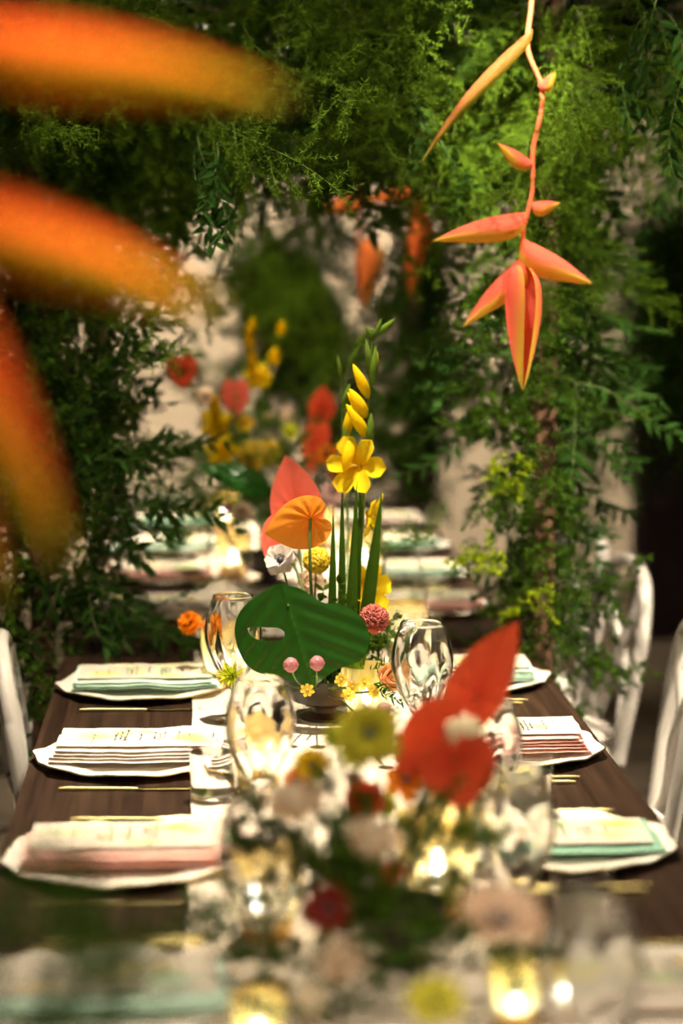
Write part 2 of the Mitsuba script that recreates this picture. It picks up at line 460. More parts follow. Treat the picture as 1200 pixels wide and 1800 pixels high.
def menu(seed, cream):
    nx, ny = 60, 30
    m = slab(0.262, 0.138, 0.0004, amp=0.0025, droop=-0.001, seed=seed - 3, nx=nx, ny=ny)
    v = m[0]
    C = np.broadcast_to(np.asarray(cream, float), (len(v), 3)).copy()
    r = np.random.default_rng(seed)
    for col, n in (((0.80, 0.62, 0.12), 4), ((0.30, 0.48, 0.16), 4), ((0.45, 0.62, 0.45), 3)):
        for _ in range(n):
            c = np.array([r.uniform(-0.1, 0.1), r.uniform(-0.05, 0.05)])
            d = np.hypot((v[:, 0] - c[0]) / r.uniform(0.015, 0.04), (v[:, 1] - c[1]) / r.uniform(0.012, 0.03))
            d += 0.8 * (meshkit.fbm(v * 60, 3, int(r.integers(99))) - 0.5)
            a = (0.65 * np.clip(1.25 - d, 0, 1))[:, None]
            C = C * (1 - a) + np.asarray(col) * a
    k = Kit()
    k.put('', P((m[0], m[1], C), 'm_card'))
    lines = []
    for x in (-0.095, -0.072, -0.035, -0.026, -0.017, 0.008, 0.032, 0.04, 0.048, 0.072, 0.09, 0.105):
        h = r.uniform(0.015, 0.05)
        c = r.uniform(-0.012, 0.012)
        y = c - h
        while y < c + h:
            n = int(r.integers(5, 11))
            seg = []
            for q in range(n):
                seg.append([x + r.uniform(-0.0016, 0.0016) * (2.0 if q % 4 == 1 else 1), y, 0.0011 + np.interp(abs(x) / 0.131, [0, 1], [0.0, -0.0012])])
                y += 0.0021
            if len(seg) > 1: lines.append(tube(spline(seg, 3 * n), 0.0008, 3, False))
            y += 0.004
    k.put('handwriting', P(join(lines), 'm_ink', False))
    return k


def cutlery():
    kn, fk, sp = Kit(), Kit(), Kit()
    h = tube([[-0.115, 0, 0.0035], [-0.1, 0, 0.004], [-0.05, 0, 0.0036], [0.0, 0, 0.003], [0.012, 0, 0.003]], [0.0024, 0.0034, 0.003, 0.0026, 0.0022], 8)
    kn.put('handle', P(h, 'm_gold', 50))
    b = blade(0.105, 0.016, 'sword', 10, 2)
    kn.put('blade', P(xf(slab(0.105, 0.015, 0.0016, pw=4), move(0.062, 0, 0.003))[:2], 'm_gold', 40))
    fk.put('handle', P(h, 'm_gold', 50))
    tines = [tube([[0.012, 0, 0.003], [0.035, y * 0.9, 0.0035], [0.055, y, 0.0055], [0.085, y * 0.95, 0.004], [0.1, y * 0.9, 0.0075]], [0.0026, 0.002, 0.0017, 0.0014, 0.0006], 6) for y in (-0.0075, -0.0025, 0.0025, 0.0075)]
    for t in tines:
        fk.put('tine', P(t, 'm_gold', 50))
    return kn, fk


KNIFE, FORK = cutlery()
NAP = {'teal': ('m_teal', 'pale turquoise'), 'cream': ('m_cream', 'cream white'), 'pink': ('m_pink', 'blush pink'), 'sage': ('m_sage', 'sage green')}
settings = [(-1, 4.44, 'teal', 3, 'third'), (-1, 3.83, 'cream', 4, 'second'), (-1, 3.20, 'pink', 4, 'nearest sharp'), (-1, 2.60, 'teal', 3, 'blurred foreground'),
            (1, 4.48, 'teal', 4, 'third'), (1, 3.86, 'pink', 5, 'second'), (1, 3.24, 'sage', 1, 'nearest sharp'), (1, 2.58, 'cream', 2, 'blurred foreground')]
far = [(sx, y, ('cream', 'pink', 'teal', 'sage', 'cream')[(i + (sx > 0)) % 5], 3, ('first', 'second', 'third', 'fourth', 'fifth')[i] + ' far') for sx in (-1, 1) for i, y in enumerate((5.34, 5.86, 6.38, 6.90, 7.44))]
for i, (sx, y, col, nl, word) in enumerate(settings + far):
    x = -0.128 if sx < 0 else 0.516
    side = 'left' if sx < 0 else 'right'
    mat, cname = NAP[col]
    where = f'at the {word} place on the {side} side'
    base = move(x, y, TZ) @ rot([0, 0, 1], float(R.uniform(0, 45)))
    place('charger_plate', CHARGER, base, f'scalloped cream charger plate with gold rim {where}', 'plate', 'scalloped charger plates', {'gold_rim': 'gold rim line'})
    J = move(x - sx * 0.004, y, TZ) @ rot([0, 0, 1], float(R.uniform(-3, 3)))
    place('napkin', napkin(mat, i, nl), J, f'folded {cname} napkin {where}', 'napkin', 'folded napkins')
    place('menu_card', menu(i + 3, (0.68, 0.61, 0.51)), J @ move(0, 0.004, 0.0185 + 0.0052 * nl + 0.0014), f'deckled watercolour menu card {where}', 'menu card', 'watercolour menu cards', {'handwriting': {'label': 'handwritten lines in olive ink', 'kind': 'stuff'}})
    if i < 8 or i % 2 == 0:
        fl = 0 if sx > 0 else 180
        if sx > 0: fl = 180
        else: fl = 0
        place('dinner_knife', KNIFE, move(x, y + sx * 0.205 * 1.0 - 0.0, TZ + 0.0004) @ rot([0, 0, 1], fl + float(R.uniform(-2, 2))), f'gold table knife beside the plate {where}', 'knife', 'gold knives')
        place('dinner_fork', FORK, move(x - sx * 0.018, y - sx * 0.205 - 0.0, TZ + 0.0004) @ rot([0, 0, 1], fl + float(R.uniform(-2, 2))), f'gold table fork beside the plate {where}', 'fork', 'gold forks')
        place('dinner_fork', FORK, move(x - sx * 0.03, y - sx * 0.232, TZ + 0.0004) @ rot([0, 0, 1], fl + float(R.uniform(-2, 2))), f'outermost gold fork {where}', 'fork', 'gold forks')

# ------------------------------------------------------------------ glasses
def wine():
    out = [(0.0, 0.0), (0.034, 0.0), (0.036, 0.0012), (0.034, 0.0026), (0.015, 0.005), (0.006, 0.009), (0.0042, 0.018), (0.004, 0.04), (0.0048, 0.058), (0.009, 0.068), (0.022, 0.083), (0.036, 0.105), (0.046, 0.13), (0.0515, 0.155), (0.0525, 0.172), (0.05, 0.192), (0.044, 0.214), (0.037, 0.236)]
    ins = [(0.0363, 0.2364), (0.0355, 0.236), (0.0425, 0.214), (0.0485, 0.192), (0.0508, 0.172), (0.0498, 0.155), (0.0442, 0.13), (0.034, 0.105), (0.0195, 0.0835), (0.007, 0.0735), (0.0, 0.0715)]
    o = spline(out[10:], 30); p = np.vstack([out[:10], o, spline(ins[1:], 26)])
    p[:, 0] = np.clip(p[:, 0], 0, None); p[-1, 0] = 0
    n_out = 10 + 30

    def mod(r, z, g, i):
        f = np.clip((z - 0.075) / 0.03, 0, 1) * np.clip((0.232 - z) / 0.05, 0, 1) * (i < n_out)
        return 0.0009 * f * np.sin(8 * (g + 5.0 * z))
    k, thin = Kit(), Kit()
    k.put('', P(lathe(p, 88, mod), 'm_glass', True))
    thin.put('bowl', P(lathe(p[10:n_out], 88, lambda r, z, g, i: mod(r, z, g, i * 0)), 'm_thin_glass', True))
    thin.put('stem', P(lathe(np.vstack([p[:11], [(0.0, 0.0725)]]), 40), 'm_glass', 40))
    return k, thin


def tumbler():
    p = [(0, 0.0), (0.031, 0.0), (0.033, 0.001), (0.0345, 0.01), (0.0352, 0.03), (0.0361, 0.065), (0.037, 0.1)]
    b = [(0, 0.0006), (0.0305, 0.0006), (0.0335, 0.002), (0.0338, 0.009), (0.031, 0.0105), (0, 0.0105)]
    w = [(0, 0.0112), (0.0306, 0.0112), (0.0330, 0.013), (0.0349, 0.076), (0.0345, 0.0765), (0, 0.0765)]
    k = Kit()
    k.put('glass', P(lathe(p, 64), 'm_thin_glass', 35))
    k.put('rim', P(tube(np.array([[0.037 * math.cos(a), 0.037 * math.sin(a), 0.1] for a in np.linspace(0, 2 * math.pi, 65)]), 0.0009, 6, False), 'm_glass', True))
    k.put('thick_base', P(lathe(b, 64), 'm_glass', 35))
    k.put('water', P(lathe(w, 64), 'm_water', 35))
    return k


def votive():
    p = [(0.020, 0.002), (0.026, 0.004), (0.030, 0.012), (0.033, 0.03), (0.040, 0.055), (0.045, 0.08), (0.045, 0.105), (0.0435, 0.115)]
    p = np.vstack([[(0, 0.002)], spline(p, 20)])
    cup = lathe(p, 120, lambda r, z, g, i: 0.0016 * (z > 0.003) * np.abs(np.sin(12 * g)))
    wax = lathe([(0, 0.004), (0.02, 0.004), (0.0225, 0.012), (0.0265, 0.03), (0.027, 0.034), (0.024, 0.0335), (0.006, 0.0325), (0, 0.0325)], 40)
    fl = lathe([(0.0005, 0.0), (0.004, 0.004), (0.0062, 0.011), (0.0055, 0.019), (0.003, 0.028), (0.0004, 0.036)], 12)
    k = Kit()
    k.put('ribbed_cup', P(cup, 'm_votive', True))
    a = k.put('candle', P(wax, 'm_waxy', True))
    k.put('wick', P(tube([[0, 0, 0.032], [0.0005, 0, 0.041]], 0.0009, 5), 'm_wick', True), parent=a)
    k.put('flame', P(xf(fl, move(0, 0, 0.0405)), None, False, emitter={'type': 'area', 'radiance': rgb(FLAME, FLAME * 0.55, FLAME * 0.16)}), parent=a)
    return k


(WINE, WINE_THIN), TUMBLER, VOTIVE = wine(), tumbler(), votive()
for u, v, lab in ((742, 1096, 'sharp twisted clear wine glass right of the monstera leaf, front one of the pair'), (733, 1072, 'clear twisted wine glass half hidden behind the sharp one right of the monstera'),
                  (457, 1196, 'large twisted wine glass below the green spider flower, in front of the monstera'), (410, 1048, 'twisted wine glass behind the left edge of the monstera leaf'),
                  (402, 930, 'blurred wine glass standing far off behind the marigolds'), (707, 985, 'blurred wine glass behind the yellow gladiolus petals on the right'),
                  (855, 1232, 'wine glass right behind the red foreground anthurium'), (905, 1352, 'blurred wine glass in front of the right tumbler'),
                  (1040, 1600, 'very blurred big wine glass in the bottom right corner'), (458, 1400, 'blurred wine glass before the bright candle at left'), (640, 930, 'blurred wine glass at the far end of the runner')):
    q = atz(u, v, TZ + 0.0025 + 0.236)
    place('wine_glass', WINE if (u, v) in ((742, 1096), (457, 1196), (410, 1048), (1040, 1600), (458, 1400), (905, 1352), (855, 1232)) else WINE_THIN, move(q[0], q[1], TZ + 0.0045) @ rot([0, 0, 1], float(R.uniform(0, 360))), lab, 'wine glass', 'twisted wine glasses')
for u, v, lab in ((372, 1300, 'clear water tumbler beside the cream napkin on the left'), (930, 1334, 'clear water tumbler beside the blush napkin on the right'),
                  (1022, 1540, 'blurred water tumbler beside the sage napkin on the right'), (818, 1180, 'water tumbler right behind the pair of wine glasses')):
    q = atz(u, v, TZ + 0.1)
    place('water_tumbler', TUMBLER, move(q[0], q[1], TZ + 0.0045), lab, 'tumbler', 'water tumblers', {'water': 'still water'})
for u, v, lab in ((470, 1640, 'brightest ribbed gold candle cup at lower left of the flowers'), (768, 1600, 'ribbed gold candle cup under the red anthurium'), (905, 1800, 'ribbed candle cup in the bottom right blur'),
                  (455, 1860, 'ribbed candle cup at the bottom edge of the picture'), (644, 1272, 'ribbed candle cup behind the peach ranunculus'), (455, 1385, 'ribbed candle cup seen through the big wine glass'),
                  (410, 1010, 'far ribbed candle cup behind the orange marigolds'), (395, 930, 'farther ribbed candle cup beyond the orange marigolds'), (640, 1010, 'far ribbed candle cup behind the gladiolus leaves'),
                  (560, 960, 'ribbed candle cup beyond the orange anthurium'), (806, 1478, 'ribbed candle cup between red anthurium and right wine glass'), (395, 1200, 'ribbed candle cup left of the monstera leaf'), (712, 1147, 'ribbed candle cup added behind the pair of wine glasses to warm them')):  # last cup is added to put warm light behind the glass pair
    q = atz(u, v, TZ + 0.01)
    place('candle_cup', VOTIVE, move(q[0], q[1], TZ + 0.004) @ scl(0.68 if v > 1790 else 1.2 if u == 768 else 1.0), lab, 'candle', 'ribbed gold candle cups', {'wick': 'black wick', 'flame': 'bright flame'})

# ------------------------------------------------------------------ chairs
def chair():
    k = Kit()
    seat = lathe([(0, 0.0), (0.19, 0.0), (0.2, 0.006), (0.203, 0.015), (0.2, 0.024), (0.19, 0.03), (0, 0.03)], 48)
    k.put('seat', P(xf(seat, move(0, 0, 0.43)), 'm_white', 40))
    cu = lathe([(0, 0.0), (0.17, 0.0), (0.188, 0.01), (0.192, 0.022), (0.18, 0.036), (0.1, 0.043), (0, 0.045)], 48)
    k.put('cushion', P(xf(cu, move(0, 0, 0.461)), 'm_cushion', 60))
    for y in (-1, 1):
        k.put('leg', P(tube(spline([[-0.15, y * 0.13, 0.44], [-0.165, y * 0.145, 0.25], [-0.19, y * 0.165, 0.0]], 14), 0.015, 10), 'm_white', 50))
        k.put('leg', P(tube(spline([[0.14, y * 0.135, 0.44], [0.165, y * 0.15, 0.25], [0.205, y * 0.165, 0.0]], 14), 0.015, 10), 'm_white', 50))
    bow = spline([[0.165, -0.15, 0.42], [0.19, -0.175, 0.6], [0.215, -0.185, 0.78], [0.232, -0.13, 0.885], [0.24, 0, 0.92], [0.232, 0.13, 0.885], [0.215, 0.185, 0.78], [0.19, 0.175, 0.6], [0.165, 0.15, 0.42]], 60)
    k.put('back_bow', P(tube(bow, 0.019, 12), 'm_white', 50))
    for y in (-1, 1):
        k.put('cross_slat', P(tube(spline([[0.17, -y * 0.14, 0.45], [0.2, -y * 0.08, 0.56], [0.212 + 0.012 * y, 0.0, 0.665], [0.222, y * 0.1, 0.79], [0.23, y * 0.125, 0.885]], 30), 0.016, 10), 'm_white', 50))
    ring = np.array([[0.17 * math.cos(a), 0.145 * math.sin(a), 0.21] for a in np.linspace(0, 2 * math.pi, 41)])
    k.put('ring_stretcher', P(tube(ring, 0.009, 8, False), 'm_white', 50))
    return k


CHAIR = chair()
for i, (x, y, a, lab) in enumerate(((0.76, 4.50, -6, 'white bentwood cross-back chair drawn up at the third right place'), (0.80, 5.36, 8, 'white cross-back chair behind the leafy right post'),
                                    (0.76, 3.86, 3, 'white cross-back chair at the second right place, mostly outside the frame'), (0.80, 5.95, 14, 'white cross-back chair second behind the right post'),
                                    (-0.185, 4.44, 184, 'white cross-back chair at the left edge beside the turquoise napkin'), (-0.40, 3.83, 176, 'white cross-back chair at left beside the cream napkin'),
                                    (-0.42, 5.34, 180, 'white cross-back chair hidden in the left leafy column'))):
    place('cross_back_chair', CHAIR, move(x, y, 0) @ rot([0, 0, 1], a) @ scl(0.93), lab, 'chair', 'white cross-back chairs', {'cushion': 'soft cream seat cushion'})

# ------------------------------------------------------------------ foliage kinds
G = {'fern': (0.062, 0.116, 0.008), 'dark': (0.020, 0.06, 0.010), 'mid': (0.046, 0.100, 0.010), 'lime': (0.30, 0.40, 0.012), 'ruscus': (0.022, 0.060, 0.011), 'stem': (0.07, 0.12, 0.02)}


def fern_plume(seed, col, L=0.34):
    r = np.random.default_rng(seed)
    V, F, C = [], [], []
    axis = spline([[0, 0, 0], [r.uniform(-.02, .02), L * 0.4, 0.03], [r.uniform(-.04, .04), L * 0.75, 0.015], [r.uniform(-.05, .05), L, -0.04]], 30)
    parts = [paint(tube(axis, np.linspace(0.0016, 0.0005, 30), 3, False), G['stem'])]
    segs = []
    for j in range(30):
        t = (j + 1) / 31
        p = axis[int(t * 29)]
        side = r.uniform(0, 2 * np.pi)
        bl = 0.115 * (1 - t) ** 0.6 * min(1, 0.35 + 2 * t) * r.uniform(0.7, 1.2) + 0.012
        d = unit([math.cos(side), r.uniform(0.25, 0.8), 0.55 * math.sin(side)])
        n = max(3, int(bl / 0.0065))
        q = p + d * bl * np.linspace(0, 1, n)[:, None] + np.array([0, 0, -0.25 * bl]) * (np.linspace(0, 1, n)[:, None] ** 2)
        parts.append(paint(tube(q, 0.0005, 3, False), G['stem']))
        for a in q:
            for _ in range(6):
                e = unit(r.normal(size=3) + d * 0.9)
                segs.append((a, e, r.uniform(0.008, 0.015)))
    a = np.array([s[0] for s in segs]); e = np.array([s[1] for s in segs]); l = np.array([s[2] for s in segs])[:, None]
    w = np.cross(e, r.normal(size=e.shape)); w /= np.linalg.norm(w, axis=1, keepdims=True)
    w *= 0.0008
    v = np.stack([a - w * 0.6, a + w * 0.6, a + e * l * 0.6 + w, a + e * l, a + e * l * 0.6 - w], 1).reshape(-1, 3)
    i = np.arange(len(segs))[:, None] * 5
    f = np.vstack([i + [0, 1, 2], i + [0, 2, 4], i + [4, 2, 3]])
    c = np.repeat(np.asarray(col) * r.uniform(0.75, 1.3, (len(segs), 1)), 5, 0)
    parts.append((v, f, c))
    return join(parts)


def leaf_sprig(seed, col, L=0.3, n=16, lw=(0.055, 0.017), jitter=0.3, one=False):
    """A stem with alternate pointed leaves; one=True joins the leaves."""
    r = np.random.default_rng(seed)
    axis = spline([[0, 0, 0], [r.uniform(-.015, .015), L * 0.35, 0.02], [r.uniform(-.03, .03), L * 0.7, 0.01], [r.uniform(-.05, .05), L, -0.03]], 24)
    k = Kit()
    stem = paint(tube(axis, np.linspace(0.0018, 0.0006, 24), 5), G['stem'])
    lv = [blade(lw[0], lw[1], 'point', 5, 1, cup=0.35, bend=r.uniform(-0.6, 0.2), c0=np.asarray(col) * f, c1=np.asarray(col) * f * 1.15) for f in (0.8, 1.0, 1.3)]
    ms = []
    pl = None if one else [P(b, 'm_leaf') for b in lv]
    for j in range(n):
        t = 0.1 + 0.9 * (j + 0.5) / n
        p = axis[min(23, int(t * 23))]
        s = -1 if j % 2 else 1
        d = unit([s * r.uniform(0.6, 1.1), r.uniform(0.5, 1.1), r.uniform(-0.5, 0.5)])
        if j == n - 1: d = np.array([0, 1, -0.1])
        M = basis(p, d, unit([r.uniform(-jitter, jitter), r.uniform(-0.4, 0.1), 1]), r.uniform(0.75, 1.15))
        if one: ms.append(xf(lv[j % 3], M))
        else: k.put('leaf', pl[j % 3], M)
    if one:
        k.put('', P(join([stem] + ms), 'm_leaf'))
    else:
        k.put('stem', P(stem, 'm_stem'))
    return k


def bushy(seed, col, L=0.2):
    """A small-leaved branching sprig as one mesh."""
    r = np.random.default_rng(seed)
    axis = spline([[0, 0, 0], [r.uniform(-.02, .02), L * 0.5, 0.015], [r.uniform(-.03, .03), L, -0.02]], 12)
    ms = [paint(tube(axis, np.linspace(0.0014, 0.0006, 12), 4, False), G['stem'])]
    b = [blade(0.02, 0.0115, 'leaf', 3, 1, cup=0.3, c0=np.asarray(col) * f) for f in (0.75, 1.0, 1.3)]
    for j in range(9):
        p = axis[2 + j]
        d = unit([r.normal(), 0.9, r.normal() * 0.7])
        q = p + d * np.linspace(0, 0.055, 5)[:, None]
        ms.append(paint(tube(q, 0.0005, 3, False), G['stem']))
        for a in q[1:]:
            for _ in range(2):
                ms.append(xf(b[int(r.integers(3))], basis(a, unit(d + r.normal(size=3) * 0.9), r.normal(size=3), r.uniform(0.7, 1.2))))
    k = Kit(); k.put('', P(join(ms), 'm_leaf'))
    return k


def fern_kit(seed, col, L=0.34):
    k = Kit(); k.put('', P(fern_plume(seed, col, L), 'm_leaf', False)); return k


FERN = [fern_kit(s, G['fern'], 0.30 + 0.04 * s) for s in range(3)]
FERN_SHADED = [fern_kit(s + 5, (0.028, 0.07, 0.008)) for s in range(2)]  # same fern darkened, its shade put into the colour
RUSC = [leaf_sprig(s, G['ruscus'], 0.26 + 0.03 * s, 15 + s) for s in range(3)]
SMALL = [bushy(s, G['mid']) for s in range(3)]
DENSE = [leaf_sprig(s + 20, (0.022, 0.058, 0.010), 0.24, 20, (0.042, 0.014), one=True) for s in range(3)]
BRANCH = [leaf_sprig(s + 20, (0.022, 0.058, 0.010), 0.24, 15, (0.044, 0.0145)) for s in range(3)]
LIME = [bushy(s + 9, G['lime'], 0.13) for s in range(2)]


def scatter(name, kits, n, us, vs, Ys, aim, lab, cat, group, spread=0.6, sc=(0.8, 1.2), us2=None, rnd=None, split=None):
    r = rnd or R
    for i in range(n):
        f = r.uniform(0, 1)
        u0, u1 = us if us2 is None else (us[0] + (us2[0] - us[0]) * f, us[1] + (us2[1] - us[1]) * f)
        p = at(r.uniform(u0, u1), vs[0] + (vs[1] - vs[0]) * f, r.uniform(*Ys))
        d = unit(np.asarray(aim) + r.normal(size=3) * spread)
        q = p - CAM
        pu, pv = 600 + FPX * (q @ RT) / (q @ FW), 900 - FPX * (q @ UP) / (q @ FW)
        w = split(pu, pv) if split else ''
        place(name, kits[i % len(kits)], basis(p, d, r.normal(size=3), r.uniform(*sc)), lab + (', ' + w if w else ''), cat, group + (', ' + w if w else ''))


def mass(name, kits, n, us, vs, Ys, aim, lab, spread=0.7, sc=(0.8, 1.2), us2=None):
    key = thing(name, lab, 'foliage', None, 'stuff')
    for i in range(n):
        f = R.uniform(0, 1)
        u0, u1 = us if us2 is None else (us[0] + (us2[0] - us[0]) * f, us[1] + (us2[1] - us[1]) * f)
        p = at(R.uniform(u0, u1), vs[0] + (vs[1] - vs[0]) * f, R.uniform(*Ys))
        M = basis(p, unit(np.asarray(aim) + R.normal(size=3) * spread), R.normal(size=3), R.uniform(*sc))
        for suf, d, m, base in kits[i % len(kits)]:
            scene[f'{key}__{i + 1:03d}'] = {**d, 'to_world': T((M @ m).tolist())}


F_, B_ = 'asparagus fern plume', 'foliage'
down, out = (0, -0.25, -1.0), (0.2, -0.6, -0.5)
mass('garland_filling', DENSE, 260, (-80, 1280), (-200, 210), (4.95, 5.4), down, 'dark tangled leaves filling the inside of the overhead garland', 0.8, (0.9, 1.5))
mass('garland_fern_filling', FERN_SHADED, 70, (-60, 1240), (-150, 220), (4.9, 5.3), down, 'fern fronds deep inside the overhead garland, coloured dark for shade', 0.8, (1.0, 1.4))
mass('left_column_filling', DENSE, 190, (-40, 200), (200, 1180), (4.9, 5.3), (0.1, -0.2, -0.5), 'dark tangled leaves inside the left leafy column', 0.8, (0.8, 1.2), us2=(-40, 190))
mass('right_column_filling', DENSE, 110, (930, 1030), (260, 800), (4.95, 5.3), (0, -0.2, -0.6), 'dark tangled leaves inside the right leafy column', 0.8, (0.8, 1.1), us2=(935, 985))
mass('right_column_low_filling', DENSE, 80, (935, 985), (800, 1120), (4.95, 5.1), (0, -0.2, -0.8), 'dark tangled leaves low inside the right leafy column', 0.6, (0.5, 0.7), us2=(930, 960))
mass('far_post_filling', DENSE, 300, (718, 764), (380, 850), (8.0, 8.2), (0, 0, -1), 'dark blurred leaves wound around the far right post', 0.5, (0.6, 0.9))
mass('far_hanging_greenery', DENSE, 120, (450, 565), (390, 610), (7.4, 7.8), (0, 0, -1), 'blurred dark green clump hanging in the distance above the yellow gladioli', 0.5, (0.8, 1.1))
mass('far_beam_filling', FERN_SHADED, 60, (100, 860), (20, 230), (7.8, 8.3), down, 'blurred dark ferns on the far crossbeam', 0.7, (1.0, 1.5))
mass('far_bushes', SMALL, 90, (540, 720), (580, 870), (7.3, 8.1), (0, 0, 0.5), 'blurred green bushes behind the far end of the table', 0.9, (0.8, 1.3))
mass('pale_far_twigs', SMALL, 26, (300, 400), (640, 880), (6.9, 7.6), (0, 0, 0.6), 'blurred thin twigs before the beige wall left of the far flowers', 0.8, (0.6, 0.9))
mass('right_edge_greenery', FERN_SHADED, 50, (1080, 1240), (330, 700), (6.2, 7.0), down, 'blurred dark fern mass at the right picture edge', 0.7, (1.0, 1.4))
scatter('fern_plume', FERN, 96, (-60, 1190), (-120, 190), (4.45, 5.0), down, 'feathery green asparagus fern plume in the overhead garland', B_, 'fern plumes of the overhead garland', 0.7, split=lambda u, v: 'left third' if u < 400 else 'middle third' if u < 800 else 'right third')
scatter('fern_plume', FERN, 34, (-20, 290), (150, 640), (4.6, 5.0), down, 'green asparagus fern plume on the left leafy column', B_, 'fern plumes of the left column', 0.7, us2=(-20, 110), split=lambda u, v: 'upper half' if v < 400 else 'lower half')
scatter('fern_plume', FERN, 24, (770, 1010), (40, 300), (4.75, 5.1), down, 'green asparagus fern plume behind the upper hanging heliconia', B_, 'fern plumes behind the heliconia', 0.7)
scatter('fern_plume', FERN, 9, (905, 990), (-70, 110), (4.72, 4.85), down, 'green asparagus fern plume wrapping the top of the right post', B_, 'fern plumes on top of the right post', 0.5, (0.7, 0.9), rnd=np.random.default_rng(4))
scatter('fern_plume', FERN, 8, (930, 1030), (330, 560), (4.75, 5.1), down, 'green asparagus fern plume right behind the lower heliconia bracts', B_, 'fern plumes beside the lower heliconia', 0.5, (0.7, 0.9))
scatter('leafy_branch', BRANCH, 95, (30, 110), (560, 1120), (4.72, 5.0), (0.3, -0.3, -0.3), 'dark dense leafy branch on the left column', B_, 'dark branches of the left column', 0.8, us2=(90, 210), split=lambda u, v: 'upper part' if v < 760 else 'middle part' if v < 940 else 'foot of it')
scatter('small_leaf_sprig', SMALL, 44, (-40, 110), (520, 1230), (4.5, 5.0), (0, -0.3, -0.6), 'small-leaved green sprig at the left picture edge', B_, 'small-leaved sprigs at the left edge', 0.8, split=lambda u, v: 'upper half' if v < 880 else 'lower half')
scatter('small_leaf_sprig', SMALL, 90, (880, 1010), (420, 1180), (4.72, 5.0), (0.0, -0.4, -0.6), 'small-leaved green sprig on the right leafy column', B_, 'small-leaved sprigs of the right column', 0.8, us2=(890, 990), sc=(0.6, 0.9), split=lambda u, v: 'upper part' if v < 680 else 'middle part' if v < 930 else 'foot of it')
scatter('leafy_branch', BRANCH, 32, (950, 1050), (480, 1000), (4.8, 5.1), (0.2, -0.2, -0.6), 'dark leafy branch on the right leafy column', B_, 'dark branches of the right column', 0.8, us2=(950, 990))
scatter('small_leaf_sprig', SMALL, 12, (985, 1075), (930, 1170), (4.75, 4.95), (0.4, -0.4, -0.6), 'small-leaved sprig hanging before the white chairs on the right', B_, 'small-leaved sprigs before the right chairs', 0.6, (0.5, 0.8))
scatter('lime_sprig', LIME, 5, (890, 915), (790, 850), (4.6, 4.7), (-0.1, -0.4, -0.4), 'lime green sprig halfway down the right post', B_, 'lime sprigs on the right post', 0.7, (0.4, 0.55))
scatter('lime_sprig', LIME, 5, (860, 915), (950, 1060), (4.6, 4.7), (-0.1, -0.4, -0.4), 'lime green sprig low on the right post', B_, 'low lime sprigs on the right post', 0.7, (0.5, 0.7))
scatter('fern_plume', FERN, 14, (430, 580), (340, 520), (7.1, 7.5), down, 'blurred fern plume hanging from the far crossbeam', B_, 'blurred ferns hanging far away', 0.5, (1.0, 1.4))
scatter('fern_plume', FERN, 30, (150, 820), (40, 250), (7.6, 8.0), down, 'blurred fern plume on the far crossbeam', B_, 'ferns of the far crossbeam', 0.7, (1.0, 1.4))
scatter('leafy_branch', DENSE, 26, (760, 880), (560, 800), (7.5, 8.0), (0, -0.2, -0.7), 'blurred leafy branch behind the gladiolus', B_, 'blurred branches behind the gladiolus', 0.8)
scatter('ruscus_sprig', RUSC, 9, (1120, 1210), (-40, 110), (4.3, 4.6), (0.05, -0.1, -1), 'ruscus sprig with pointed dark leaves hanging at the top right corner', B_, 'ruscus sprigs at the top right', 0.25, (0.7, 1.0))
scatter('ruscus_sprig', RUSC, 7, (340, 410), (215, 280), (4.35, 4.5), (0.05, -0.1, -1), 'ruscus sprig hanging below the garland left of centre', B_, 'ruscus sprigs left of centre', 0.22, (0.6, 0.8), rnd=np.random.default_rng(3))
scatter('ruscus_sprig', RUSC, 10, (560, 800), (100, 200), (4.5, 5.0), (0, -0.2, -1), 'ruscus sprig hanging near the middle of the garland', B_, 'ruscus sprigs in the middle of the garland', 0.4, (0.5, 0.8))
scatter('ruscus_sprig', RUSC, 10, (820, 900), (630, 760), (4.9, 5.2), (-0.8, -0.2, 0.1), 'ruscus sprig sticking out leftward from the right post', B_, 'ruscus sprigs on the right post', 0.5, (0.6, 0.9))
scatter('ruscus_sprig', RUSC, 10, (200, 250), (720, 920), (4.6, 4.8), (0.8, -0.2, 0.0), 'ruscus sprig reaching rightward from the left column', B_, 'ruscus sprigs on the left column', 0.6, (0.6, 0.9))

# ------------------------------------------------------------------ heliconias
def bract(L, H, Wd, droop=0.15, c_top=(0.72, 0.09, 0.05), c_lip=(0.62, 0.50, 0.05), lip=0.55):
    nt, ns = 22, 15
    t, s = np.linspace(0, 1, nt), np.linspace(-1, 1, ns)
    tt, ss = np.meshgrid(t, s, indexing='ij')
    h = H * np.sin(np.pi * t ** 0.62) ** 0.85 * (1 - 0.15 * t) + H * 0.12 * (1 - t)
    w = Wd * np.sin(np.pi * t ** 0.6) ** 0.8 + Wd * 0.12 * (1 - t)
    a = np.abs(ss)
    x = np.sign(ss) * w[:, None] * 0.5 * np.sin(np.pi * np.clip(a, 0, 1) * 0.90)
    z = -h[:, None] * a ** 1.1 + droop * L * 0.25 * np.sin(np.pi * tt) - droop * L * 0.5 * tt ** 2
    V = np.stack([x, tt * L, z], -1).reshape(-1, 3)
    m = np.clip((a - lip + 0.45 * tt ** 2) / 0.28, 0, 1)[..., None]
    C = np.asarray(c_top) * (1 - m) + np.asarray(c_lip) * m
    g = np.clip((tt - 0.86) / 0.14, 0, 1)[..., None]
    C = C * (1 - 0.6 * g) + np.asarray([0.45, 0.45, 0.08]) * 0.6 * g
    return V, quads(nt, ns)[:, ::-1], C.reshape(-1, 3)


